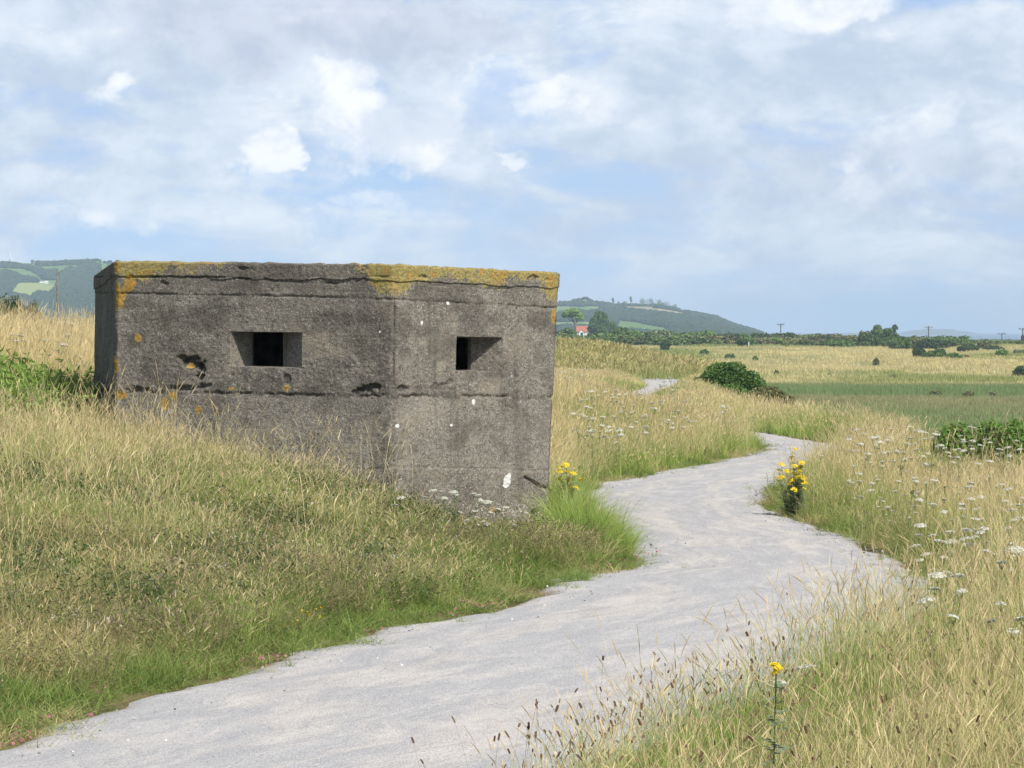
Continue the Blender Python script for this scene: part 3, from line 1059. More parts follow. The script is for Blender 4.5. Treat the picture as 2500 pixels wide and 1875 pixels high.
    ow = link('wall', mesh_np('wall', V.reshape(-1, 3) - off, Fq, M_CONC, cv.reshape(-1, 4), smooth=True), root)

    # the roof slab with its ragged underside line
    ns = 24
    t = np.linspace(0, 1, ns)
    jag = (fbm(np.arange(nc) * .05, np.arange(nc) * 0, oct=4, seed=85) - .5) * .05
    Zs = (TOP - .155 + jag)[None, :] + (.155 - jag)[None, :] * t[:, None]
    Xs, Ys = surf(Zs)
    d, cv, px, py = detail(Xs, Ys, Zs)
    d = d + .012 - .02 * sst(t, .93, 1)[:, None] * (.3 + vnoise(px / 7, py / 7, seed=86))
    d[0] -= .06
    topn = (fbm(Xs * 12, Ys * 12, oct=3, seed=87) - .5) * .022 * sst(t, .8, 1)[:, None]
    Vs = np.stack([Xs + CN[:, 0] * d, Ys + CN[:, 1] * d, Zs + topn], -1)
    rows = [Vs]
    cvs = [cv]
    last = Vs[-1]
    cen3 = np.array([-1.9, 37.9, 0])
    for f_ in (.004, .01, .03, .1, .3, .6, .97):
        r_ = last.copy()
        r_[:, :2] = last[:, :2] * (1 - f_) + cen3[:2] * f_
        zc = 2.50
        r_[:, 2] = last[:, 2] * (1 - f_) + zc * f_ + (fbm(r_[:, 0] * 12, r_[:, 1] * 12, oct=3, seed=87) - .5) * .01 + (.004 if f_ < .05 else .0)
        rows.append(r_[None])
        c_ = cv[-1].copy()
        c_[:, 0] = np.maximum(c_[:, 0], .52)
        cvs.append(c_[None])
    Vs = np.concatenate(rows)
    cvs = np.concatenate(cvs)
    nr = Vs.shape[0]
    idx = np.arange(nr * nc).reshape(nr, nc)
    Fs = np.stack([idx[:-1, :], idx[:-1][:, j2], idx[1:][:, j2], idx[1:, :]], -1).reshape(-1, 4)
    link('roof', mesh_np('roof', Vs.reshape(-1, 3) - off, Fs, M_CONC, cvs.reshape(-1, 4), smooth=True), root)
    # inner room, dark behind the openings
    mb = MB()
    cc = CA[:, :2].mean(0)
    inn = [cc + (CA[e, :2] - cc) * .55 for e in range(nC)]
    for e in range(nC):
        a, b = inn[e] - off[:2], inn[(e + 1) % nC] - off[:2]
        if e in (1, 2):
            continue
        mb.tri((*a, -.2), (*b, -.2), (*b, 2.3), (*a, 2.3))
    for z in (-.2, 2.3):
        for e in range(nC):
            a, b = inn[e] - off[:2], inn[(e + 1) % nC] - off[:2]
            c = cc - off[:2]
            mb.tri((*a, z), (*b, z), (*c, z))
    link('inner_room', mb.mesh('inner_room', M_CONC2), root)
    return CA


CORN = pillbox()


# ------------------------------------------------------------------ grass tufts
def tuft(r, n, h, rad, w, lean=.25, curl=.25, seg=4, straw=(.2, .9), headp=0.0, headlen=.09, headw=.006, headtype=0, hmin=.45, wind=(0, 0), round_top=True):
    """one tuft of n blades/stems -> V, F4, cols"""
    V, Fc, C = [], [], []
    base = 0
    ht = h * (hmin + (1 - hmin) * r.random(n) ** .8)
    ang = r.uniform(0, 2 * np.pi, n)
    rr = rad * np.sqrt(r.random(n))
    ba = r.uniform(0, 2 * np.pi, n)
    bx, by = rr * np.cos(ba), rr * np.sin(ba)
    ln = lean * r.random(n) ** 1.2
    cu = curl * r.random(n)
    fa = r.uniform(0, np.pi, n)
    st = r.uniform(straw[0], straw[1], n)
    rd = r.random(n)
    ww = w * r.uniform(.6, 1.3, n)
    head = r.random(n) < headp
    T_ = np.linspace(0, 1, seg + 1)
    for i in range(n):
        dx, dy = math.cos(ang[i]) + wind[0], math.sin(ang[i]) + wind[1]
        hx, hy = math.cos(fa[i]), math.sin(fa[i])
        off = ln[i] * T_ + cu[i] * T_ ** 2.2
        zz = ht[i] * (T_ - .35 * cu[i] * T_ ** 3)
        x = bx[i] + dx * off * ht[i]
        y = by[i] + dy * off * ht[i]
        if head[i]:
            wd = np.full(seg + 1, ww[i] * .55)
        else:
            wd = ww[i] * (1 - T_ ** 1.6 * .92)
        for k in range(seg + 1):
            V.append((x[k] - hx * wd[k] / 2, y[k] - hy * wd[k] / 2, zz[k]))
            V.append((x[k] + hx * wd[k] / 2, y[k] + hy * wd[k] / 2, zz[k]))
            C.append((st[i], T_[k], rd[i], 1))
            C.append((st[i], T_[k], rd[i], 1))
        for k in range(seg):
            b = base + 2 * k
            Fc.append((b, b + 1, b + 3, b + 2))
        base += 2 * (seg + 1)
        if head[i]:
            dv = np.array([x[-1] - x[-2], y[-1] - y[-2], zz[-1] - zz[-2]])
            dv /= np.linalg.norm(dv) + 1e-9
            tip = np.array([x[-1], y[-1], zz[-1]])
            hl = headlen * r.uniform(.6, 1.3)
            hw = headw * r.uniform(.7, 1.3)
            for q in range(2):
                a = np.cross(dv, (hx, hy, .2)) if q else np.array((hx, hy, 0.0))
                a = a / (np.linalg.norm(a) + 1e-9)
                prof = ((0, .25), (.25, 1), (.65, .85), (1, .1)) if headtype == 0 else ((0, .6), (.15, 1), (.85, 1), (1, .5))
                bend = np.array([dx, dy, -.3]) * .18 * hl
                for (tt, ws) in prof:
                    c = tip + dv * hl * (tt - .1) + bend * tt * tt
                    V.append(tuple(c - a * hw * ws / 2)); V.append(tuple(c + a * hw * ws / 2))
                    C += [(st[i], 1, rd[i], 0)] * 2
                for k in range(3):
                    b = base + 2 * k
                    Fc.append((b, b + 1, b + 3, b + 2))
                base += 8
    return np.array(V), np.array(Fc), np.array(C)


def leafy(r, nst, h, rad, leaf, straw=(.0, .4), flower=0.0, fl=.01):
    """bushy herb: stems with small leaves"""
    V, Fc, C = [], [], []
    def quad(c, a, b, col):
        s = len(V)
        V.extend([tuple(c - a), tuple(c + b * .55), tuple(c + a), tuple(c - b * .55)])
        Fc.append((s, s + 1, s + 2, s + 3))
        C.extend([col] * 4)
    for i in range(nst):
        an = r.uniform(0, 6.283)
        d = np.array([math.cos(an), math.sin(an), 0]) * r.uniform(.1, .7)
        p0 = np.array([math.cos(an), math.sin(an), 0]) * rad * r.random()
        hh = h * r.uniform(.5, 1.0)
        st, rd = r.uniform(*straw), r.random()
        s = len(V)
        for tt in (0, .5, 1):
            c = p0 + d * hh * tt * tt + np.array([0, 0, hh * tt])
            V.extend([tuple(c - (.0012, 0, 0)), tuple(c + (.0012, 0, 0))])
            C.extend([(st + .3, tt, rd, 1)] * 2)
        Fc.append((s, s + 1, s + 3, s + 2)); Fc.append((s + 2, s + 3, s + 5, s + 4))
        for k in range(int(5 + 6 * r.random())):
            tt = r.uniform(.1, 1)
            c = p0 + d * hh * tt * tt + np.array([0, 0, hh * tt])
            a = r.normal(size=3); a[2] *= .5; a /= np.linalg.norm(a)
            b = np.cross(a, r.normal(size=3)); b /= np.linalg.norm(b)
            l = leaf * r.uniform(.5, 1.2)
            quad(c + a * l, a * l, b * l * .5, (st, tt, (rd + r.random() * .3) % 1, 1))
        if r.random() < flower:
            c = p0 + d * hh + np.array([0, 0, hh])
            for q in range(3):
                a = r.normal(size=3); a /= np.linalg.norm(a)
                b = np.cross(a, r.normal(size=3)); b /= np.linalg.norm(b)
                quad(c, a * fl, b * fl * 1.8, (st, 1, rd, 0))
    return np.array(V), np.array(Fc), np.array(C)


def scatter(name, protos, mat, pos, pid, rot, scl, tint, tone, label, cat='grass'):
    """ONE object of uncountable ground cover: points that carry copies of a few tufts"""
    coll = bpy.data.collections.new(name + '_tufts')
    for i, (V, Fq, C) in enumerate(protos):
        me = mesh_np('%s_tuft_%02d' % (name, i), V, Fq, mat, C)
        coll.objects.link(bpy.data.objects.new('%s_tuft_%02d' % (name, i), me))
    me = bpy.data.meshes.new(name)
    n = len(pos)
    me.vertices.add(n)
    me.vertices.foreach_set('co', np.asarray(pos, np.float32).reshape(-1))
    def at(nm, typ, data):
        a = me.attributes.new(nm, typ, 'POINT')
        a.data.foreach_set('vector' if typ == 'FLOAT_VECTOR' else 'value', np.asarray(data).reshape(-1))
    at('pid', 'INT', np.asarray(pid, np.int32))
    at('rot', 'FLOAT_VECTOR', np.asarray(rot, np.float32))
    at('scl', 'FLOAT_VECTOR', np.asarray(scl, np.float32))
    at('tint', 'FLOAT', np.asarray(tint, np.float32))
    at('tone', 'FLOAT', np.asarray(tone, np.float32))
    me.materials.append(mat)
    o = link(name, me)
    ng = bpy.data.node_groups.new(name + '_spread', 'GeometryNodeTree')
    ng.interface.new_socket('Geometry', in_out='INPUT', socket_type='NodeSocketGeometry')
    ng.interface.new_socket('Geometry', in_out='OUTPUT', socket_type='NodeSocketGeometry')
    N_ = ng.nodes
    gi, go = N_.new('NodeGroupInput'), N_.new('NodeGroupOutput')
    ci = N_.new('GeometryNodeCollectionInfo')
    ci.inputs['Collection'].default_value = coll
    ci.inputs['Separate Children'].default_value = True
    ci.inputs['Reset Children'].default_value = True
    ip = N_.new('GeometryNodeInstanceOnPoints')
    ip.inputs['Pick Instance'].default_value = True
    def na(nm, dt):
        a = N_.new('GeometryNodeInputNamedAttribute')
        a.data_type = dt
        a.inputs['Name'].default_value = nm
        return [s for s in a.outputs if s.enabled and s.name == 'Attribute'][0]
    L = ng.links
    L.new(gi.outputs[0], ip.inputs['Points'])
    L.new(ci.outputs[0], ip.inputs['Instance'])
    L.new(na('pid', 'INT'), ip.inputs['Instance Index'])
    e = N_.new('FunctionNodeEulerToRotation')
    L.new(na('rot', 'FLOAT_VECTOR'), e.inputs[0])
    L.new(e.outputs[0], ip.inputs['Rotation'])
    L.new(na('scl', 'FLOAT_VECTOR'), ip.inputs['Scale'])
    L.new(ip.outputs[0], go.inputs[0])
    md = o.modifiers.new('spread', 'NODES')
    md.node_group = ng
    tag(o, label, cat, kind='stuff')
    return o


PILL = CORN[:, :2]
_cen = PILL.mean(0)


def in_pill(x, y, grow=1.0):
    q = _cen + (PILL - _cen) * grow
    return inside(x, y, [tuple(p) for p in q])


def sample(n, y0, y1, r, margin=1.2, p=1.0):
    """points in the seen wedge (with margin to the sides), even per ground area"""
    y = np.sqrt(r.random(n) * (y1 ** 2 - y0 ** 2) + y0 ** 2)
    x = r.uniform(-1, 1, n) * (.1389 * y + margin)
    return x, y


def field(x, y, s, seed, oct=3):
    return fbm(x / s + 13, y / s + 7, oct=oct, seed=seed)


def stand_at(px, py, hgt, y0, y1):
    """distance at which a plant of this height reaches this image point"""
    Y = np.arange(y0, y1, .1)
    k = (px - 1250) / F
    over = HC - (py - HOR) / F * Y - H(k * Y, Y)
    m = np.where(over <= hgt)[0]
    y = float(Y[m[0]]) if len(m) else y1
    return k * y, y


def finish(x, y, r, smin, smax, hmul=1.0, sink=.01, tiltk=.12):
    n = len(x)
    z = H(x, y) - sink
    s = r.uniform(smin, smax, n)
    hm = np.broadcast_to(hmul, n)
    rot = np.stack([r.normal(size=n) * tiltk, r.normal(size=n) * tiltk, r.uniform(0, 6.283, n)], -1)
    return np.stack([x, y, z], -1), rot, np.stack([s, s, s * hm], -1)


def grass_near():
    r = np.random.default_rng(101)
    tall = [tuft(r, 26, .62, .12, .0029, .20, .22, 4, (.15, 1.0), .40, .060, .0036) for _ in range(4)]
    tall += [tuft(r, 15, .76, .14, .0024, .30, .26, 5, (.35, 1.0), .8, .09, .0042) for _ in range(3)]
    tall += [tuft(r, 28, .46, .11, .0038, .45, .5, 4, (.0, .85), .12, .05, .005) for _ in range(3)]
    low = [tuft(r, 34, .24, .10, .0050, .75, .7, 4, (.0, .75), .05, .04, .006, hmin=.3) for _ in range(5)]
    # --- tall straw
    P_, I_, R_, S_, Ti, To = [], [], [], [], [], []
    def put(x, y, pid, smin, smax, hm, tint, tk=.12, sink=.01):
        p, ro, s = finish(x, y, r, smin, smax, hm, sink, tk)
        P_.append(p); I_.append(pid); R_.append(ro); S_.append(s)
        Ti.append(np.broadcast_to(tint, len(x))); To.append(r.random(len(x)))
    # right bank
    x, y = sample(42000, 9.3, 62, r)
    dr, dl = x - pr(y), pl(y) - x
    k = (dr > .10) & ((x - shelf(y)) < 1.5) & ~((x / y > .110) & (y > 43.5))
    g = field(x, y, 1.1, 201)
    edge = np.maximum(sst(dr, .05, .8), sst(dr, -.02, .12) * (1 - sst(y, 22, 28)))
    k &= r.random(len(x)) < (.25 + .75 * edge) * (.55 + .6 * g)
    x, y, dr, g, edge = x[k], y[k], dr[k], g[k], edge[k]
    hm = (1 - .45 * sst(x / y, .098, .112) * sst(y, 30, 38)) * (.55 + .50 * edge) * (.8 + .4 * g) * (1 - .30 * (1 - sst(y, 12, 20))) * (1 - .35 * (1 - sst(dr, 0, .5)) * (1 - sst(y, 22, 28)))
    put(x, y, r.integers(0, 10, len(x)), .8, 1.1, hm, .15 + .33 * sst(dr, .2, 1.8) + .95 * (g - .5), .12)
    # left bank
    x, y = sample(60000, 14, 62, r)
    dl = pl(y) - x
    k = (dl > .15) & ~in_pill(x, y, 1.015)
    g = field(x, y, 1.3, 203)
    g2 = field(x, y, .55, 205)
    back = sst(y, 37.5, 41)
    front = 1 - back
    edge = sst(dl, .05, .75)
    # thin on the lower bank, thick behind and on the crest
    crest = sst(dl, 2.0, 4.5)
    dens = edge * (front * (.22 + .34 * crest * g + .40 * sst(g2, .48, .62)) + back * (.5 + .5 * g))
    k &= r.random(len(x)) < dens * 1.1
    k &= ~((x > -.75) & (y > 30.5) & (y < 38.5))
    k &= ~((x < -4.1) & (y > 35.4) & (y < 39.5) & (r.random(len(x)) < .5))
    x, y, dl, g, back, crest = x[k], y[k], dl[k], g[k], back[k], crest[k]
    near_r = sst(x, -2.0, -.8) * sst(y, 30.5, 33) * (1 - back)
    near_r = np.maximum(near_r, .4 * sst(x, -1.5, .5) * (1 - back))
    hm = (.60 + .30 * back + .22 * crest) * (.75 + .5 * g) * (1 - .58 * near_r)
    put(x, y, r.integers(0, 10, len(x)), .75, 1.1, hm, .04 + .36 * back + .90 * (g - .5) + .18 * crest, .17)
    scatter('long_grass', tall, M_GRASS, np.concatenate(P_), np.concatenate(I_), np.concatenate(R_), np.concatenate(S_), np.concatenate(Ti), np.concatenate(To),
            'tall straw coloured seeding grass on both banks of the path')
    # --- low turf
    P_.clear(); I_.clear(); R_.clear(); S_.clear(); Ti.clear(); To.clear()
    x, y = sample(105000, 9.5, 62, r)
    dr, dl = x - pr(y), pl(y) - x
    e1 = (fbm(x * 1.3, y * 1.3, oct=4, seed=207) - .5) * .9
    k = ((dr > e1 * .8) | (dl > e1)) & (r.random(len(x)) < .35 + .65 * sst(np.maximum(dr, dl), -.1, .35)) & ~in_pill(x, y, 1.0) & ((x - np.interp(y, [0, 45, 60], [15, 9.5, 8.5])) < 0)
    x, y, dr, dl = x[k], y[k], dr[k], dl[k]
    d = np.maximum(dr, dl)
    g = field(x, y, .9, 209)
    hm = (.32 + .88 * sst(d, 0, .9)) * (.7 + .6 * field(x, y, .45, 263)) * (1 - .68 * (sst(x, -1.5, -.5) * (1 - sst(x, .40, .65)) * sst(y, 29.8, 31.8) * (dl > 0) * (y < 38)))
    tint = .36 + .14 * sst(d, .2, 1.6) + 1.5 * (g - .5)
    put(x, y, r.integers(0, 5, len(x)), .7, 1.15, hm, tint, .2)
    # seedlings creeping on to the gravel
    x, y = sample(16000, 12, 60, r)
    dr, dl = x - pr(y), pl(y) - x
    d = np.maximum(dr, dl)
    k = (d < 0) & (d > -.55) & (r.random(len(x)) < .55 * np.exp(d * 7)) & (field(x, y, .5, 261) > .42)
    x, y = x[k], y[k]
    p, ro, s = finish(x, y, r, .22, .5, .7, 0, .3)
    p[:, 2] = .012
    P_.append(p); I_.append(r.integers(0, 5, len(x))); R_.append(ro); S_.append(s); Ti.append(r.uniform(0, .7, len(x))); To.append(r.random(len(x)))
    # small tufts on the bare patch beside the clump
    for (px, py, n, s) in ((1400, 1422, 26, .6), (1352, 1431, 8, .45), (1440, 1418, 10, .4), (1480, 1395, 8, .4)):
        Yg = HC * F / (py - HOR)
        x = (px - 1250) / F * Yg + r.normal(size=n) * .10
        y = Yg + r.normal(size=n) * .16
        p, ro, sc_ = finish(x, y, r, s * .7, s, .8, 0, .3)
        p[:, 2] = .015
        P_.append(p); I_.append(r.integers(0, 5, n)); R_.append(ro); S_.append(sc_); Ti.append(np.full(n, .05)); To.append(r.random(n))
    scatter('short_grass', low, M_TURF, np.concatenate(P_), np.concatenate(I_), np.concatenate(R_), np.concatenate(S_), np.concatenate(Ti), np.concatenate(To),
            'low green turf under the long grass and along the path edges')
    # --- herbs
    herbs = [leafy(r, 13, .26, .11, .016, (.0, .35), .35, .006) for _ in range(5)] + [leafy(r, 11, .30, .10, .011, (.4, 1.0), .8, .006) for _ in range(3)]
    P_.clear(); I_.clear(); R_.clear(); S_.clear(); Ti.clear(); To.clear()
    x, y = sample(60000, 12, 48, r)
    dl = pl(y) - x
    g = field(x, y, 1.0, 211, 4)
    k = (dl > .35) & ~in_pill(x, y, 1.01) & (r.random(len(x)) < (.05 + .55 * sst(g, .48, .60)) * (1 - .7 * sst(y, 36.5, 39)))
    k &= ~((x > -1.0) & (x < .5) & (y > 30.3) & (y < 38.5))
    x, y, g = x[k], y[k], g[k]
    brown = sst(field(x, y, 1.6, 213), .48, .58)
    pid = np.where(r.random(len(x)) < .10 + .40 * brown, r.integers(5, 8, len(x)), r.integers(0, 5, len(x)))
    put(x, y, pid, .7, 1.25, .9 + .5 * (g - .4), .22 + .35 * brown, .15)
    x, y = sample(9000, 9.5, 50, r)
    dr = x - pr(y)
    k = (dr > .1) & (r.random(len(x)) < .12 + .5 * (1 - sst(dr, .3, 1.5)))
    x, y = x[k], y[k]
    put(x, y, r.integers(0, 8, len(x)), .6, 1.0, 1.0, .3, .15)
    scatter('wild_herbs', herbs, M_HERB, np.concatenate(P_), np.concatenate(I_), np.concatenate(R_), np.concatenate(S_), np.concatenate(Ti), np.concatenate(To),
            'leafy green and russet wild herbs tangled through the bank grass', 'herbs')
    # --- darker leafy clumps
    lc = [leafy(r, 18, .34, .15, .024, (.0, .2), .15, .006) for _ in range(4)]
    xs, ys = [], []
    for (px, py, n, sx, sy) in ((690, 1110, 60, .28, .5), (735, 1155, 50, .25, .5), (500, 1130, 40, .25, .5), (430, 1090, 26, .2, .4), (280, 1190, 46, .3, .5), (60, 1160, 40, .25, .5), (310, 1400, 40, .25, .4), (1235, 1440, 46, .16, .4),
                                (1000, 1225, 34, .2, .25), (640, 1230, 30, .25, .4), (120, 1330, 26, .2, .4), (880, 1330, 30, .2, .5), (560, 1340, 30, .22, .4), (800, 1180, 30, .2, .4)):
        X0, Y0 = stand_at(px, py, .28, 14, 38)
        xs.append(X0 + r.normal(size=n) * sx); ys.append(Y0 + r.normal(size=n) * sy)
    x, y = np.concatenate(xs), np.concatenate(ys)
    k = ~in_pill(x, y, 1.03) & (pl(y) - x > .15) & ~((x > -1.0) & (y > 32.5))
    x, y = x[k], y[k]
    p, ro, s = finish(x, y, r, .7, 1.15, 1.0, .01, .15)
    mg = mat_grass('dewberry_leaf', ((.055, .095, .030), (.115, .165, .055)), ((.13, .15, .06), (.18, .20, .08)), ((.4, .35, .3), (.5, .45, .4)))
    scatter('dark_leafy_patch', lc, mg, p, r.integers(0, 4, len(x)), ro, s, np.full(len(x), .15), r.random(len(x)), 'dark green leafy patches among the grass of the left bank', 'ground cover')
    st = [tuft(r, 4, .95, .12, .0026, .28, .22, 6, (.6, 1.0), .95, .12, .0048, hmin=.7) for _ in range(6)]
    x, y = sample(3600, 14, 56, r)
    dl, dr = pl(y) - x, x - pr(y)
    k = (((dl > .8) & (r.random(len(x)) < .22 + .35 * (y < 27) + .5 * (np.abs(y - 34.3) < 1.2))) | ((dr > .3) & (r.random(len(x)) < .30) & (x < shelf(y)))) & ~in_pill(x, y, 1.03) & ~((x > -.9) & (dl > 0) & (y < 37)) & ~((x / y > .110) & (y > 43.5))
    x, y = x[k], y[k]
    p, ro, s = finish(x, y, r, .7, 1.05, 1.0, .01, .10)
    scatter('tall_stalks', st, M_GRASS, p, r.integers(0, 6, len(x)), ro, s, r.uniform(.45, .75, len(x)), r.random(len(x)), 'single tall dry grass stalks standing above the rest')
    # --- bright brambly herbs behind the left corner of the pillbox
    br = [leafy(r, 16, .42, .16, .032, (.0, .25)) for _ in range(4)]
    n = 520
    x = r.uniform(-6.4, -4.2, n); y = r.uniform(35.8, 40.0, n)
    k = ~in_pill(x, y, 1.04)
    x, y = x[k], y[k]
    p, ro, s = finish(x, y, r, 1.0, 1.6, 1.0, .01, .15)
    mg = mat_grass('bramble_leaf', ((.16, .27, .045), (.28, .40, .09)), ((.30, .30, .10), (.36, .34, .14)), ((.3, .2, .1), (.4, .3, .2)))
    scatter('bramble_patch', br, mg, p, r.integers(0, 4, len(x)), ro, s, np.full(len(x), .2), r.random(len(x)), 'bright green brambly growth behind the left end of the pillbox', 'brambles')
    # --- green tussock at the pillbox corner: arching long blades
    tus = [tuft(r, 60, .62, .14, .0055, .55, .85, 6, (.0, .45), .0, hmin=.5) for _ in range(3)] + [tuft(r, 50, .5, .14, .005, .8, .9, 6, (.7, 1.0), .1, hmin=.5) for _ in range(2)]
    xs, ys, pi, sc, ti = [], [], [], [], []
    for (px, py, n, sx, sy, s, t_, dry) in ((1330, 1372, 22, .12, .4, .55, .18, 0), (1410, 1372, 44, .24, .5, .85, .15, 0), (1490, 1372, 30, .16, .5, .62, .10, 0),
                                           (1400, 1330, 30, .25, .5, .9, .45, 0), (1470, 1330, 16, .1, .5, .6, .55, 1), (1370, 1392, 26, .3, .3, .55, .8, 1), (1250, 1400, 16, .2, .3, .4, .3, 0), (1392, 1262, 26, .12, .5, .75, .12, 0)):
        Yg = HC * F / (py - HOR)
        xs.append((px - 1250) / F * Yg + r.normal(size=n) * sx * .6)
        ys.append(Yg + .9 + r.normal(size=n) * sy * .6)
        pi.append(r.integers(3, 5, n) if dry else r.integers(0, 3, n)); sc.append(np.full(n, s)); ti.append(np.full(n, t_))
    x, y = np.concatenate(xs), np.concatenate(ys)
    k = ~in_pill(x, y, 1.0) & ~((x < .42) & (y > 30.5))
    p, ro, s = finish(x, y, r, .85, 1.15, 1.0, .02, .22)
    s = s * np.concatenate(sc)[:, None]
    scatter('tussock_grass', tus, M_GRASS, p[k], np.concatenate(pi)[k], ro[k], s[k], np.concatenate(ti)[k] , r.random(k.sum()), 'lush green arching tussock between pillbox corner and path')


def grass_mid():
    r = np.random.default_rng(131)
    pro = [tuft(r, 40, .58, .25, .0066, .20, .2, 3, (.15, 1.0), .40, .08, .0085) for _ in range(5)] + [tuft(r, 30, .45, .24, .010, .4, .4, 3, (.0, .8), .1, .06, .012) for _ in range(4)]
    x, y = sample(90000, 42, 152, r, 1.0)
    dr, dl = x - pr(y), pl(y) - x
    xe = shelf(y)
    hide = x < -.105 * y * .9        # left of the pillbox nothing of it is seen beyond the hill
    k = ((dr > .12) | (dl > .12)) & (x < xe + 3.0) & ~((x / y > .110) & (y > 43.5)) & (np.hypot(x - 7.3, y - 127.5) > 2.5) & ~((y < 62) & (dr > 0) & (r.random(len(x)) < .5))
    k &= ~((x < .01 * y - .1) & (x > -.10 * y))
    g = field(x, y * .5, 2.2, 221)
    g2 = field(x, y * .5, 6, 223)
    d = np.maximum(dr, dl)
    k &= r.random(len(x)) < (.45 + .6 * g) * (.35 + .65 * sst(d, 0, .7))
    x, y, g, g2, d = x[k], y[k], g[k], g2[k], d[k]
    hm = (.5 + .5 * sst(d, 0, 1.2)) * (.75 + .5 * g) * (1 - .3 * sst(y, 80, 100))
    p, ro, s = finish(x, y, r, .8, 1.15, hm, .02, .12)
    tint = .08 + .28 * sst(d, .2, 2.0) + 1.3 * (g2 - .5)
    yel = np.maximum(sst(field(x, y, 3.0, 225), .56, .66), sst(x / y, .083, .09) * (1 - sst(x / y, .10, .108)) * sst(y, 50, 56) * (1 - sst(y, 64, 72)))
    scatter('meadow_grass', pro, M_GRASS, p, r.integers(0, 9, len(x)), ro, s, tint - .35 * yel, r.random(len(x)), 'golden meadow grass where the path bends away past the pillbox')
    # dune behind, marsh and far dunes
    pro = [tuft(r, 40, .75, .75, .030, .3, .3, 2, (.2, 1.0), .3, .16, .05) for _ in range(4)]
    x, y = sample(30000, 145, 440, r, 6)
    z = H(x, y)
    k = (z > -4.5) | ((y > 425))
    k &= r.random(len(x)) < .8
    x, y = x[k], y[k]
    p, ro, s = finish(x, y, r, .8, 1.2, .9, .03, .08)
    t_ = .20 + .9 * (field(x, y * .4, 12, 227) - .5)
    scatter('dune_grass', pro, M_DUNE, p, r.integers(0, 4, len(x)), ro, s, t_, r.random(len(x)), 'olive and straw marram over the low dune beyond the meadow')
    pro = [tuft(r, 60, .85, 1.3, .045, .15, .2, 2, (.0, .9), .0) for _ in range(4)]
    x, y = sample(26000, 185, 446, r, 8)
    z = H(x, y)
    k = (z < -4.3)
    k &= r.random(len(x)) < .95
    x, y = x[k], y[k]
    w = (fbm(x / 30, y / 60, oct=3, seed=31) - .5)
    p, ro, s = finish(x, y, r, .8, 1.2, .8 + .5 * sst(y + w * 30, 385, 400), .03, .05)
    dk = sst(y + w * 30, 376, 392) * (1 - sst(y, 430, 440))
    t_ = .55 + 1.1 * (field(x, y * .35, 14, 229) - .5) - .7 * dk - .4 * (1 - sst(y, 240, 300))
    scatter('marsh_reeds', pro, M_REED, p, r.integers(0, 4, len(x)), ro, s, t_, r.random(len(x)), 'flat green reed marsh between the meadow and the far dunes', 'reeds')
    pro = [tuft(r, 50, 1.0, 2.2, .10, .3, .3, 2, (.2, 1.0), .0) for _ in range(4)]
    x, y = sample(36000, 440, 1000, r, 12)
    y = 440 + (y - 440)
    k = r.random(len(x)) < .25 + .7 * sst(field(x, y * .4, 16, 231), .40, .6)
    x, y = x[k], y[k]
    p, ro, s = finish(x, y, r, .7, 1.2, .75, .05, .05)
    t_ = .48 + 2.4 * (field(x, y * .3, 32, 233) - .5) - .3 * sst(y, 650, 900)
    scatter('marram_grass', pro, M_DUNE, p, r.integers(0, 4, len(x)), ro, s, t_, r.random(len(x)), 'pale marram on the rolling dunes beyond the marsh')


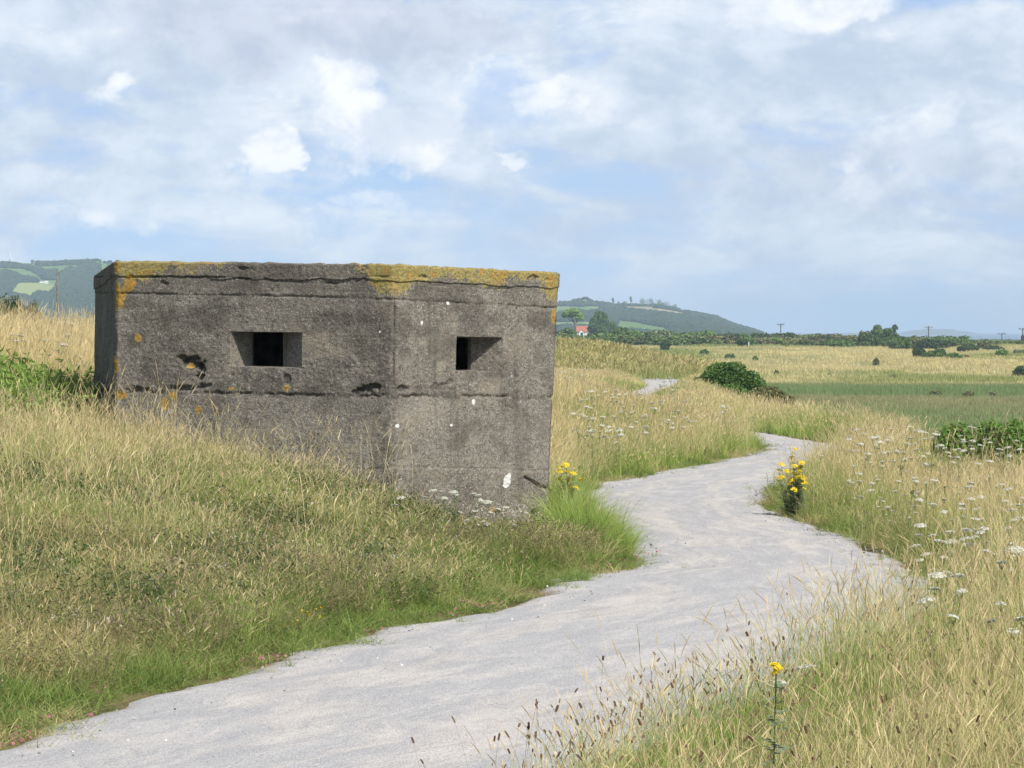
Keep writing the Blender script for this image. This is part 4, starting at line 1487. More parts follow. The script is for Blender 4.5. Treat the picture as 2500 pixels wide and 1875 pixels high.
def plantain_heads():
    """brown seed heads in front of the camera and along the bank"""
    r = np.random.default_rng(151)
    pro = [tuft(r, 7, .62, .10, .0028, .32, .15, 4, (.5, 1.0), 1.0, .024, .0085, 1) for _ in range(4)]
    x, y = sample(900, 9.6, 24, r, .4)
    dr = x - pr(y)
    k = (dr > .02) & (r.random(len(x)) < np.clip(1.1 - np.abs(dr - .6) * .7, .10, 1) * (.9 - .6 * sst(y, 13, 20)))
    x, y = x[k], y[k]
    p, ro, s = finish(x, y, r, .75, 1.1, 1.0, .01, .16)
    m = mat_grass('plantain', ((.22, .24, .09), (.28, .29, .12)), ((.42, .34, .18), (.50, .40, .22)), ((.14, .085, .055), (.34, .23, .15)), .1)
    scatter('plantain_heads', pro, m, p, r.integers(0, 4, len(x)), ro, s, r.uniform(.4, .8, len(x)), r.random(len(x)), 'brown plantain seed heads on thin stems by the near path edge', 'seed heads')
    # tiny flower specks on the left bank
    def speck(rr, n, rad, h):
        V, Fc, C = [], [], []
        for i in range(n):
            a = rr.uniform(0, 6.283); q = rad * math.sqrt(rr.random())
            hh = h * rr.uniform(.6, 1)
            c = np.array([q * math.cos(a), q * math.sin(a), hh])
            s0 = rr.uniform(.005, .010)
            for _ in range(2):
                u = rr.normal(size=3); u /= np.linalg.norm(u)
                v = np.cross(u, rr.normal(size=3)); v /= np.linalg.norm(v)
                b = len(V)
                V.extend([tuple(c - u * s0), tuple(c + v * s0), tuple(c + u * s0), tuple(c - v * s0)])
                Fc.append((b, b + 1, b + 2, b + 3)); C.extend([(0, 1, rr.random(), 0)] * 4)
        return np.array(V), np.array(Fc), np.array(C)
    def flow(name, cols, label, n, cond, h, seed):
        rr = np.random.default_rng(seed)
        pro = [speck(rr, 9, .14, h) for _ in range(3)]
        x, y = sample(n, 14, 46, rr, .5)
        k = cond(x, y, rr)
        x, y = x[k], y[k]
        p, ro, s = finish(x, y, rr, .8, 1.2, 1.0, .01, .1)
        m = mat_grass(name + '_petal', cols, cols, cols, .3)
        scatter(name, pro, m, p, rr.integers(0, 3, len(x)), ro, s, np.full(len(x), .5), rr.random(len(x)), label, 'wildflowers')
    flow('pale_seed_fluff', ((.55, .50, .42), (.68, .64, .58)), 'tiny pale dried flower heads speckled over the left bank', 5200,
         lambda x, y, rr: (pl(y) - x > .8) & (y < 37) & ~in_pill(x, y, 1.02) & (rr.random(len(x)) < .06 + .9 * sst(field(x, y, .8, 241), .56, .66)), .26, 7)
    flow('pink_stonecrop', ((.45, .16, .19), (.62, .30, .33)), 'reddish pink low plants at the left edge of the path', 5200,
         lambda x, y, rr: (np.abs(pl(y) - x - .22) < .28) & (y < 34) & (rr.random(len(x)) < sst(field(x, y, .6, 243), .5, .6)), .06, 8)
    flow('yellow_trefoil', ((.75, .50, .01), (.80, .60, .03)), 'tiny scattered yellow trefoil flowers in the left bank turf', 5200,
         lambda x, y, rr: (pl(y) - x > .3) & (y < 36) & (rr.random(len(x)) < .012), .16, 9)


def gravel():
    r = np.random.default_rng(161)
    pro = []
    for q in range(4):
        u = np.array([(0, 0, 1), (1, 0, 0), (0, 1, 0), (-1, 0, 0), (0, -1, 0), (0, 0, -.3)], float) * r.uniform(.6, 1.2, (6, 1))
        f = np.array([(0, 1, 2), (0, 2, 3), (0, 3, 4), (0, 4, 1), (5, 2, 1), (5, 3, 2), (5, 4, 3), (5, 1, 4)])
        pro.append((u, f, np.ones((6, 4)) * .5))
    n = 16000
    y = np.sqrt(r.random(n) * (60 ** 2 - 15 ** 2) + 15 ** 2)
    u = r.random(n)
    x = pl(y) * (1 - u) + pr(y) * u
    ed = np.abs(2 * u - 1)
    k = r.random(n) < .16 + .84 * ed ** 4
    x, y = x[k], y[k]
    s = .0035 + .014 * r.random(len(x)) ** 6
    m, T, out = new_mat('gravel_stone')
    tn = T.n('ShaderNodeAttribute', attribute_name='tone', attribute_type='INSTANCER').outputs['Fac']
    principled(T, out, T.mix(tn, (.14, .14, .16), (.62, .60, .58)), .9, .1)
    pos = np.stack([x, y, np.full(len(x), .022)], -1)
    scatter('loose_gravel', pro, m, pos, r.integers(0, 4, len(x)), r.uniform(0, 6, (len(x), 3)), np.repeat(s[:, None], 3, 1), r.random(len(x)), r.random(len(x)), 'small loose stones scattered over the gravel path', 'gravel')


def thicket():
    """the low scrub that fills the skyline between the bushes"""
    r = np.random.default_rng(181)
    pro = []
    for q in range(5):
        pro.append(leaves(r, rnd_lobes(r, 2.0, 2.0, 7, .8), 420, .22))
    m, T, out = new_mat('thicket_leaf')
    a = T.n('ShaderNodeAttribute', attribute_name='cv')
    sc = T.n('ShaderNodeSeparateColor', {0: a.outputs['Color']})
    it = T.n('ShaderNodeAttribute', attribute_name='tint', attribute_type='INSTANCER').outputs['Fac']
    tn = T.n('ShaderNodeAttribute', attribute_name='tone', attribute_type='INSTANCER').outputs['Fac']
    c = T.mix(sc.outputs[0], (.07, .12, .036), (.16, .225, .065))
    c = T.mix(it, c, T.mix(sc.outputs[0], (.13, .12, .055), (.22, .20, .10)))
    br = T.m('ADD', .7, T.m('MULTIPLY', tn, .6))
    c = T.mix(1.0, c, T.n('ShaderNodeCombineColor', {0: br, 1: br, 2: br}).outputs[0], 'MULTIPLY')
    principled(T, out, c, .8, .1)
    n = 1500
    px = np.concatenate([r.uniform(1340, 2330, n - 160), r.uniform(2330, 2560, 160)])
    Y = r.uniform(960, 1250, n)
    x = (px - 1250) / F * Y
    k = (r.random(n) < .45 + .55 * sst(field(x, Y * .3, 20, 251), .42, .55)) & ~((px > 1400) & (px < 1452))
    x, Y, px = x[k], Y[k], px[k]
    z = H(x, Y) - .2
    sz = r.uniform(.8, 1.7, len(x)) * (1 - .45 * sst(px, 2330, 2400))
    sz = sz * (.75 + .5 * field(x, Y * .3, 30, 253))
    scatter('scrub_thicket', pro, m, np.stack([x, Y, z], -1), r.integers(0, 5, len(x)), np.stack([x * 0, x * 0, r.uniform(0, 6, len(x))], -1),
            np.stack([sz * 1.3, sz * 1.3, sz], -1), sst(field(x, Y * .3, 25, 255), .5, .65) * .8, r.random(len(x)), 'continuous low scrub along the dune skyline between the taller bushes', 'scrub')


def hill_woods():
    r = np.random.default_rng(171)
    pro = []
    for q in range(5):
        bm = bmesh.new()
        bmesh.ops.create_icosphere(bm, subdivisions=3, radius=1)
        V = np.array([v.co[:] for v in bm.verts])
        Fq = np.array([[v.index for v in f.verts] for f in bm.faces])
        bm.free()
        d = 1 + (fbm(V[:, 0] * 1.6 + q * 9, V[:, 1] * 1.6, V[:, 2] * 1.6, oct=3, seed=300 + q) - .5) * 1.3
        V = V * d[:, None]
        V[:, 2] = V[:, 2] * .85 + .5
        pro.append((V, Fq, np.stack([vnoise(V[:, 0] * 3, V[:, 1] * 3, V[:, 2] * 3, 9)] * 4, -1)))
    m, T, out = new_mat('distant_wood')
    tn = T.n('ShaderNodeAttribute', attribute_name='tone', attribute_type='INSTANCER').outputs['Fac']
    principled(T, out, T.mix(tn, (.022, .042, .020), (.058, .085, .034)), 1.0, .05)
    n = len(WOODPTS)
    s = r.uniform(1.5, 3.0, n)
    pos = WOODPTS.copy()
    scatter('hill_woods', pro, m, pos, r.integers(0, 5, n), np.stack([r.normal(size=n) * .1, r.normal(size=n) * .1, r.uniform(0, 6, n)], -1),
            np.stack([s * 1.3, s * 1.3, s], -1), np.full(n, .5), r.random(n), 'blue green woods and hedges covering the distant hills', 'woodland')


grass_near()
grass_mid()
plantain_heads()
gravel()
hill_woods()


# ------------------------------------------------------------------ bushes and trees
def leaves(r, lobes, n, size, flat=.0, cls=0):
    """leaf-sized quads through lumpy lobes [(cx,cy,cz,rx,ry,rz)]"""
    lob = np.array(lobes, float)
    vol = (lob[:, 3] * lob[:, 4] * lob[:, 5]) ** (2 / 3)
    pick = r.choice(len(lob), n, p=vol / vol.sum())
    d = r.normal(size=(n, 3))
    d /= np.linalg.norm(d, axis=1)[:, None]
    rad = (1 - .42 * r.random(n) ** 1.8)
    bump = .82 + .5 * (fbm(d[:, 0] * 2.6 + pick * 5.3, d[:, 1] * 2.6, d[:, 2] * 2.6, oct=3, seed=401) - .35)
    c = lob[pick, :3] + d * lob[pick, 3:] * (rad * bump)[:, None]
    c[:, 2] = np.maximum(c[:, 2], .01)
    a = r.normal(size=(n, 3)); a[:, 2] *= (1 - flat); a /= np.linalg.norm(a, axis=1)[:, None]
    b = np.cross(a, d + r.normal(size=(n, 3)) * .7); b /= np.linalg.norm(b, axis=1)[:, None] + 1e-9
    s = size * r.uniform(.55, 1.3, n)[:, None]
    V = np.stack([c - a * s, c + b * s * .6, c + a * s, c - b * s * .6], 1).reshape(-1, 3)
    Fq = np.arange(n * 4).reshape(n, 4)
    cl = np.clip(fbm(c[:, 0] / (lob[:, 3].mean() * .6), c[:, 1] / (lob[:, 3].mean() * .6), c[:, 2] / (lob[:, 3].mean() * .6), oct=3, seed=411) * 1.6 - .3 + r.normal(size=n) * .12, 0, 1)
    C = np.repeat(np.stack([cl, r.random(n), r.random(n), np.ones(n)], -1), 4, 0)
    return V, Fq, C


def crown_mesh(name, r, lobes, n, size, mat, flat=0.0):
    V, Fq, C = leaves(r, lobes, n, size, flat)
    return mesh_np(name, V, Fq, mat, C)


def rnd_lobes(r, w, h, k, spread=.6, zlow=.25):
    """k lobes filling a mound of half width w and height h"""
    L = [(0, 0, h * .42, w * .72, w * .6, h * .50)]
    for _ in range(k):
        a = r.uniform(0, 6.283)
        q = spread * w * r.uniform(.4, 1)
        rr = r.uniform(.22, .42)
        zz = h * r.uniform(zlow, .80) * (1 - .45 * (q / w) ** 2)
        L.append((q * math.cos(a), q * math.sin(a) * .8, zz, w * rr, w * rr, h * rr * .9))
    return L


LEAF = {
    'dark': mat_leaf('dark_scrub_leaf', (0.052, 0.091, 0.034), (0.111, 0.169, 0.058)),
    'green': mat_leaf('green_scrub_leaf', (0.078, 0.143, 0.039), (0.176, 0.260, 0.072)),
    'bright': mat_leaf('bright_scrub_leaf', (0.137, 0.240, 0.058), (0.247, 0.364, 0.098)),
    'olive': mat_leaf('olive_scrub_leaf', (0.143, 0.156, 0.065), (0.247, 0.254, 0.111)),
    'russet': mat_leaf('russet_scrub_leaf', (0.221, 0.137, 0.085), (0.325, 0.221, 0.130)),
    'pine': mat_leaf('pine_needles', (0.065, 0.124, 0.039), (0.169, 0.254, 0.078)),
    'lime': mat_leaf('lime_needles', (0.195, 0.325, 0.058), (0.351, 0.494, 0.104)),
    'elder': mat_leaf('elder_leaf', (0.104, 0.163, 0.058), (0.195, 0.260, 0.091), yellow=(0.600, 0.600, 0.429)),
    'deep': mat_leaf('glossy_blackthorn_leaf', (.060, .125, .032), (.155, .260, .065), .25, .5),
    'bramble': mat_leaf('glossy_bramble_leaf', (.130, .240, .055), (.240, .390, .095), .35, .5),
}
M_BARK = simple_mat('grey_brown_bark', (.10, .075, .055), (.19, .15, .12), 5, .95, .3)
M_WOOD = simple_mat('weathered_pole_wood', (.13, .115, .095), (.22, .195, .16), 6, .9, .3)
M_DARKPOLE = simple_mat('dark_creosoted_wood', (.045, .040, .038), (.08, .07, .065), 6, .9, .2)
M_WHITE = simple_mat('white_painted_render', (.72, .72, .69), (.80, .80, .78), 2, .7)
M_ROOF = simple_mat('red_roof_tiles', (.36, .12, .075), (.46, .18, .11), 3, .85, .2)
M_SLATE = simple_mat('grey_slate', (.10, .10, .12), (.17, .17, .19), 3, .7, .2)
M_GLASS = simple_mat('dark_window_glass', (.03, .04, .05), (.06, .07, .08), 2, .2, 0, .5)
M_METAL = simple_mat('white_turbine_paint', (.78, .79, .80), (.84, .85, .86), 1, .5)


def ground_at(px, py, y0=430.0, y1=1600.0):
    """distance at which the ground is seen on this image row"""
    Y = np.arange(y0, y1, 2.0)
    h = H((px - 1250) / F * Y, Y)
    rows = HOR - (h - HC) / Y * F
    m = np.where(rows <= py)[0]
    return float(Y[m[0]]) if len(m) else min(y1, 1100.0)


BR = np.random.default_rng(501)


def bush(px, yt, yb, w, kind, label, Y=None, n=None, name='bush', cat='bush', k=7, group='scrub bushes on the dune skyline', spread=.6, leaf=None):
    Y = Y or ground_at(px, yb)
    m = Y / F
    x = (px - 1250) * m
    z = float(H(x, Y)) - .1
    top = HC - (yt - HOR) * m
    h = max(top - z, .4)
    wd = w * m / 2 * 1.35
    t = thing(name, (x, Y, z), label, cat, group)
    lobes = rnd_lobes(BR, wd * 1.05, h, k, spread)
    n = n or int(min(4200, 500 + 26 * w))
    link('crown', crown_mesh('crown', BR, lobes, n, leaf or max(.055 * wd, .0011 * Y * .35), LEAF[kind]), t)
    mb = MB()
    for q in range(3):
        a = q * 2.1 + .4
        mb.tube([(0, 0, -.1), (math.cos(a) * wd * .15, math.sin(a) * wd * .15, h * .3), (math.cos(a) * wd * .4, math.sin(a) * wd * .3, h * .6)], [h * .03 + .02, h * .022 + .01, h * .012], 5)
    link('trunk', mb.mesh('trunk', M_BARK, True), t)
    return t


SK = [
    (1384, 799, 833, 46, 'green', 'leafy green bush left of the red roofed house'),
    (1366, 806, 833, 26, 'dark', 'darker bush just past the right edge of the pillbox'),
    (1420, 829, 838, 44, 'green', 'low green hedge in front of the red roofed house'),
    (1470, 830, 846, 70, 'green', 'low green scrub below the big rounded pine'),
    (1512, 798, 838, 44, 'green', 'green bush just right of the big rounded pine'),
    (1548, 805, 834, 36, 'bright', 'pale green small tree behind the russet scrub'),
    (1545, 822, 846, 86, 'russet', 'reddish brown scrub on the straw dune crest'),
    (1606, 803, 842, 56, 'elder', 'cream flowering elder bush on the dune skyline'),
    (1623, 826, 860, 24, 'dark', 'dark pointed shrub stepping down from the flowering elder'),
    (1582, 834, 848, 40, 'dark', 'dark low bush between russet scrub and elder'),
    (1662, 813, 842, 84, 'green', 'wide soft green bush right of the flowering elder'),
    (1724, 808, 838, 34, 'bright', 'bright green small tree under the foot of the hill'),
    (1752, 822, 842, 40, 'olive', 'olive bush between bright small tree and dark scrub'),
    (1782, 811, 843, 50, 'dark', 'dark green bush at the foot of the hill slope'),
    (1822, 820, 846, 54, 'green', 'green bush behind the thin white post'),
    (1866, 812, 846, 56, 'dark', 'dark bush left of the first power pole'),
    (1932, 812, 842, 44, 'dark', 'round dark bush right of the first power pole'),
    (1964, 826, 848, 66, 'olive', 'low olive scrub between two round dark bushes'),
    (2018, 818, 844, 48, 'dark', 'round dark bush midway between power pole and large pine'),
    (2052, 828, 852, 60, 'green', 'low green scrub left of the large spreading pine'),
    (2074, 815, 848, 46, 'olive', 'rounded olive bush at the left of the large pine'),
    (2112, 803, 850, 34, 'olive', 'upright olive bush rising behind the large pine'),
    (2198, 819, 856, 66, 'green', 'green bush against the right side of the large pine'),
    (2236, 820, 856, 50, 'olive', 'olive bush under the tall power pole with white insulators'),
    (2262, 824, 856, 50, 'dark', 'dark bush right of the tall power pole'),
    (2298, 828, 854, 44, 'dark', 'dark brown rounded bush on the grassy dune shoulder'),
    (2246, 848, 876, 34, 'dark', 'small dark bush low on the dune below the power pole'),
    (2284, 852, 877, 56, 'green', 'green bush low on the dune in the middle of three'),
    (2330, 862, 878, 48, 'green', 'flat green bush low on the dune, right of its neighbours'),
    (2366, 838, 862, 52, 'dark', 'flat dark bush on the skyline near the short power pole'),
    (2402, 828, 856, 36, 'olive', 'wind leaned olive shrub between two power poles'),
    (2426, 842, 858, 40, 'dark', 'low dark scrub trailing right from the leaned shrub'),
    (2446, 852, 870, 34, 'bright', 'pale green low bush below the right hand poles'),
    (2489, 854, 868, 36, 'olive', 'olive scrub on the skyline at the right picture edge'),
    (2494, 890, 921, 36, 'dark', 'dark bush halfway down the dune at the right picture edge'),
]
for a in SK:
    bush(*a)
SM = [
    (1718, 852, 869, 22, 'green', 'small green shrub on the straw dune left of centre'),
    (1781, 861, 881, 28, 'green', 'spiky green shrub just above the big dark bush'),
    (1844, 868, 884, 14, 'green', 'tiny upright dark shrub right above the big dark bush'),
    (1896, 903, 920, 11, 'green', 'tiny leaning dark shrub on the pale lower dune'),
    (2028, 912, 922, 14, 'green', 'small dark tuft of a shrub on the lower dune'),
    (2182, 914, 927, 20, 'olive', 'small spreading shrub at the foot of the dune'),
    (2139, 873, 896, 16, 'olive', 'thin pale shrub on the dune below the large pine'),
    (1537, 846, 858, 16, 'green', 'small green shrub on the olive slope below the russet scrub'),
    (2352, 866, 876, 24, 'russet', 'small russet shrub right of the low dune bushes'),
]
for a in SM:
    bush(*a, n=420, k=4, group='small shrubs dotted over the dunes', name='shrub', cat='shrub')
for (px, yt, yb, w, lb) in ((2284, 951, 966, 32, 'leftmost of three dark sedge clumps in the marsh'), (2364, 953, 968, 34, 'middle one of three dark sedge clumps in the marsh'), (2424, 954, 967, 26, 'rightmost of three dark sedge clumps in the marsh')):
    Yq = 6.6 * F / (yb - HOR)
    bush(px, yt, yb, w, 'olive', lb, Y=Yq, n=600, k=4, group='dark sedge clumps in the marsh', name='sedge_clump', cat='sedge')


def big_bush():
    Y = 128.0
    m = Y / F
    def L(px, py, rx, ry, dy=0.0):
        return ((px - 1775) * 1.22 * m, dy, HC - (py - HOR) * m - z0, rx * m * 1.25, rx * m * .85, ry * m * 1.08)
    x0 = (1775 - 1250) * m
    z0 = float(H(x0, Y)) - .15
    t = thing('blackthorn_bush', (x0, Y, z0), 'large dark green domed bush at the far end of the meadow', 'bush')
    lob = [L(1775, 940, 62, 58), L(1745, 950, 50, 42, -.3), L(1800, 948, 56, 50, -.2), L(1765, 905, 34, 22), L(1722, 950, 34, 32), L(1708, 958, 26, 24, .3), L(1700, 968, 22, 14, -.2), L(1838, 965, 36, 34, -.4), L(1865, 975, 24, 22),
           L(1790, 900, 26, 18), L(1770, 965, 60, 30, -.9), L(1815, 930, 30, 26, -.5), L(1742, 925, 24, 20, -.5)]
    link('crown', crown_mesh('crown', BR, lob, 24000, .042, LEAF['deep']), t)
    mb = MB()
    for q in range(4):
        a = q * 1.6
        mb.tube([(0, 0, -.1), (math.cos(a) * .3, math.sin(a) * .2, .5), (math.cos(a) * .7, math.sin(a) * .5, 1.0)], [.06, .04, .02], 6)
    link('trunk', mb.mesh('trunk', M_BARK, True), t)
    Y = 121.0
    m = Y / F
    x1 = (1888 - 1250) * m
    z1 = float(H(x1, Y)) - .25
    t = thing('blackthorn_bush', (x1, Y, z1), 'lower olive brown bush trailing right of the large domed bush', 'bush')
    def L2(px, py, rx, ry, dy=0.0):
        return ((px - 1888) * m, dy, HC - (py - HOR) * m - z1, rx * m, rx * m * .8, ry * m)
    lob = [L2(1875, 962, 36, 22), L2(1895, 968, 30, 18, -.2), L2(1918, 976, 26, 14), L2(1850, 966, 26, 22, -.2)]
    link('crown', crown_mesh('crown', BR, lob, 4200, .045, LEAF['olive']), t)
    mb = MB()
    mb.tube([(0, 0, -.2), (.1, 0, .3), (.25, 0, .6)], [.05, .035, .015], 6)
    link('trunk', mb.mesh('trunk', M_BARK, True), t)
    # brambles at the right edge
    for (px, yt, w, Y, lb) in ((2335, 1020, 80, 47.0, 'leftmost and smallest bright green bramble behind the right hand meadow'),
                               (2420, 1016, 110, 46.0, 'broad glossy green bramble between two others at the meadow edge'),
                               (2495, 1012, 120, 45.0, 'bright green bramble cut off by the right picture edge')):
        m = Y / F
        x = (px - 1250) * m
        z = float(H(x, Y)) - .05
        h = HC - (yt - HOR) * m - z
        t = thing('bramble', (x, Y, z), lb, 'bramble', 'brambles at the right meadow edge')
        link('crown', crown_mesh('crown', BR, rnd_lobes(BR, w * m / 2 * 1.7, h * 1.05, 9, .75), 6500, .030, LEAF['bramble']), t)
        mb = MB()
        for q in range(6):
            a = q * 1.1
            mb.tube([(0, 0, -.05), (math.cos(a) * .15, math.sin(a) * .15, h * .6), (math.cos(a) * .4, math.sin(a) * .3, h * .8)], [.008, .006, .003], 5)
        link('stem', mb.mesh('stem', M_BARK, True), t)


big_bush()


def trees():
    # flat topped pine
    Y = 1560.0
    m = Y / F
    def base(px):
        x = (px - 1250) * m
        return x, float(H(x, Y)) - .2
    x, z = base(1404)
    t = thing('pine_tree', (x, Y, z), 'flat topped umbrella pine leaning above the red roofed house', 'tree')
    def L(px, py, rx, ry, dy=0.0, c=1404):
        return ((px - c) * m, dy * m, HC - (py - HOR) * m - z, rx * m, rx * m * .9, ry * m)
    lob = [L(1385, 764, 13, 8), L(1400, 760, 14, 8, -5), L(1413, 768, 11, 8), L(1378, 770, 8, 6, 6), L(1419, 776, 6, 6), L(1395, 768, 12, 8, 8), L(1407, 776, 8, 4, -4)]
    link('crown', crown_mesh('crown', BR, lob, 3800, .42, LEAF['lime']), t)
    mb = MB()
    def q(px, py, dy=0.0):
        return ((px - 1404) * m, dy, HC - (py - HOR) * m - z)
    mb.tube([q(1405, 850), q(1405, 812), q(1405, 800), q(1403, 790), q(1397, 780), q(1390, 770)], [.45, .4, .36, .33, .25, .15], 7)
    mb.tube([q(1404, 794), q(1408, 786), q(1409, 778), q(1414, 770)], [.3, .25, .2, .1], 6)
    mb.tube([q(1399, 784), q(1388, 780), q(1382, 770)], [.2, .16, .1], 6)
    link('trunk', mb.mesh('trunk', M_BARK, True), t)
    # rounded pine
    x, z = base(1464)
    t = thing('pine_tree', (x, Y, z), 'big rounded dark green pine right of the red roofed house', 'tree')
    def L(px, py, rx, ry, dy=0.0, c=1464):
        return ((px - c) * m, dy * m, HC - (py - HOR) * m - z, rx * m, rx * m * .9, ry * m)
    lob = [L(1464, 775, 15, 16), L(1450, 785, 12, 13, -4), L(1474, 786, 14, 14, -4), L(1462, 800, 20, 16, -6), L(1446, 803, 13, 13), L(1480, 808, 16, 15, -6), L(1495, 796, 9, 11), L(1490, 814, 12, 12),
           L(1467, 822, 18, 13, -4), L(1460, 764, 8, 7), L(1444, 794, 8, 8, -8), L(1476, 772, 8, 9, -6), L(1452, 815, 10, 12)]
    link('crown', crown_mesh('crown', BR, lob, 9000, .42, LEAF['pine']), t)
    mb = MB()
    mb.tube([(0, 0, -.3), (.2, 0, 4), (0, 0, 8), (.1, 0, 12)], [.5, .42, .3, .1], 7)
    mb.tube([(.1, 0, 4), (2.4, 0, 6), (4, 0, 8)], [.25, .18, .06], 6)
    mb.tube([(.1, 0, 4.5), (-2, 0, 6.5), (-2.6, 0, 9)], [.22, .16, .05], 6)
    link('trunk', mb.mesh('trunk', M_BARK, True), t)
    # large spreading pine on the right
    Y = 930.0
    m = Y / F
    x, z = base(2158)
    def L(px, py, rx, ry, dy=0.0, c=2158):
        return ((px - c) * m * 1.12, dy * m, HC - (py - HOR) * m - z, rx * m * 1.2, rx * m * .9, ry * m * 1.15)
    t = thing('pine_tree', (x, Y, z), 'large spreading pine standing above the far dunes', 'tree')
    lob = [L(2144, 802, 10, 9), L(2168, 812, 16, 11), L(2150, 818, 20, 14), L(2178, 826, 18, 12, -4), L(2132, 828, 16, 11, -4), L(2195, 842, 20, 10, -5), L(2156, 838, 30, 14, -6), L(2120, 842, 18, 10, -4),
           L(2152, 852, 32, 9, -8), L(2205, 852, 16, 7, -4), L(2182, 800, 7, 7), L(2110, 818, 8, 7), L(2138, 812, 10, 8, -5)]
    link('crown', crown_mesh('crown', BR, lob, 9500, .26, LEAF['pine']), t)
    mb = MB()
    mb.tube([(0, 0, -.3), (-.1, 0, 1.5), (0, 0, 3.5), (-.6, 0, 5.5)], [.28, .22, .15, .05], 7)
    mb.tube([(0, 0, 1.2), (1.5, 0, 2.4), (3.0, 0, 3)], [.14, .1, .04], 6)
    mb.tube([(0, 0, 1.2), (-1.5, 0, 2.2), (-2.8, 0, 2.8)], [.14, .1, .04], 6)
    link('trunk', mb.mesh('trunk', M_BARK, True), t)
    # leaning pale tree
    Y = 900.0
    m = Y / F
    x, z = base(1925)
    t = thing('leaning_tree', (x, Y, z), 'pale yellow green tree leaning left by the first power pole', 'tree')
    def L(px, py, rx, ry, dy=0.0, c=1925):
        return ((px - c) * m, dy * m, HC - (py - HOR) * m - z, rx * m, rx * m * .9, ry * m)
    link('crown', crown_mesh('crown', BR, [L(1890, 828, 9, 3), L(1902, 831, 10, 4), L(1912, 838, 8, 4), L(1922, 846, 6, 5), L(1932, 852, 5, 4)], 900, .2, LEAF['bright']), t)
    mb = MB()
    mb.tube([(.3, 0, -.2), (0, 0, .7), (-1.2, 0, 1.9), (-2.6, 0, 2.7)], [.14, .11, .08, .03], 6)
    link('trunk', mb.mesh('trunk', M_BARK, True), t)
    # dark shrubs behind the bank on the far left
    Y = 190.0
    m = Y / F
    for (px, yt, w, lb) in ((18, 706, 110, 'dark wind clipped thorn bush at the left picture edge'), (72, 722, 60, 'smaller thorn bush with bare twigs beside the leaning left bush')):
        x = (px - 1250) * m
        z = float(H(x, Y)) - .2
        h = HC - (yt - HOR) * m - z
        t = thing('thorn_bush', (x, Y, z), lb, 'bush')
        link('crown', crown_mesh('crown', BR, rnd_lobes(BR, w * m / 2, h, 12, .8, .4), 6000, .06, LEAF['olive' if px > 50 else 'dark']), t)
        mb = MB()
        for k in range(5):
            a = k * 1.25
            mb.tube([(0, 0, -.1), (math.cos(a) * .3, math.sin(a) * .2, h * .5), (math.cos(a) * w * m * .35, math.sin(a) * .5, h * .92)], [.07, .05, .015], 5)
        link('trunk', mb.mesh('trunk', M_BARK, True), t)
    # trees on the crest of the right hand hill
    Y = 4790.0
    m = Y / F
    for i, (px, yt, yb, w, lb) in enumerate((
            (1400, 728, 742, 10, 'small domed tree at the left of the right hill crest'), (1468, 733, 745, 12, 'flat tree at the end of the hill crest hedge'),
            (1493, 727, 749, 9, 'thin pale tree on the hill crest left of the gap'), (1507, 735, 749, 9, 'low round tree in the hill crest gap'),
            (1522, 734, 750, 20, 'broad low tree left of the tall lone tree on the hill'), (1536, 724, 750, 9, 'tall lone leaning tree on the hill crest'),
            (1566, 727, 752, 28, 'leftmost large tree of the hill crest clump'), (1582, 724, 752, 24, 'tall tree in the middle of the hill crest clump'),
            (1602, 728, 753, 26, 'feathery tree at the right of the hill crest clump'), (1622, 734, 757, 28, 'rounded tree where the hill crest starts to fall'),
            (1640, 742, 762, 26, 'last large tree on the falling hill crest'), (93, 634, 645, 10, 'dark tree on the left hill skyline beside a white farm'),
            (113, 637, 644, 12, 'flat topped tree over the white skyline farm'), (257, 634, 641, 8, 'small square tree on the left hill skyline'))):
        x = (px - 1250) * m
        z0_ = HC - (yb + 3 - HOR) * m
        h = HC - (yt - HOR) * m - z0_
        wd = w * m / 2
        t = thing('skyline_tree', (x, Y - 60, z0_), lb, 'tree', 'trees standing on the hill crests')
        thin = px in (1493, 1536)
        lob = [(0, 0, h * .8, wd * .7, wd * .6, h * .2), (wd * .3, 0, h * .6, wd * .6, wd * .5, h * .14)] if thin else rnd_lobes(BR, wd * 1.1, h, 6, .7, .5)
        link('crown', crown_mesh('crown', BR, lob, 500, .5, LEAF['green']), t)
        mb = MB()
        mb.tube([(0, 0, -1), (0, 0, h * .5), (wd * .1, 0, h * .8)], [.5, .4, .2], 6)
        link('trunk', mb.mesh('trunk', M_BARK, True), t)


thicket()
trees()


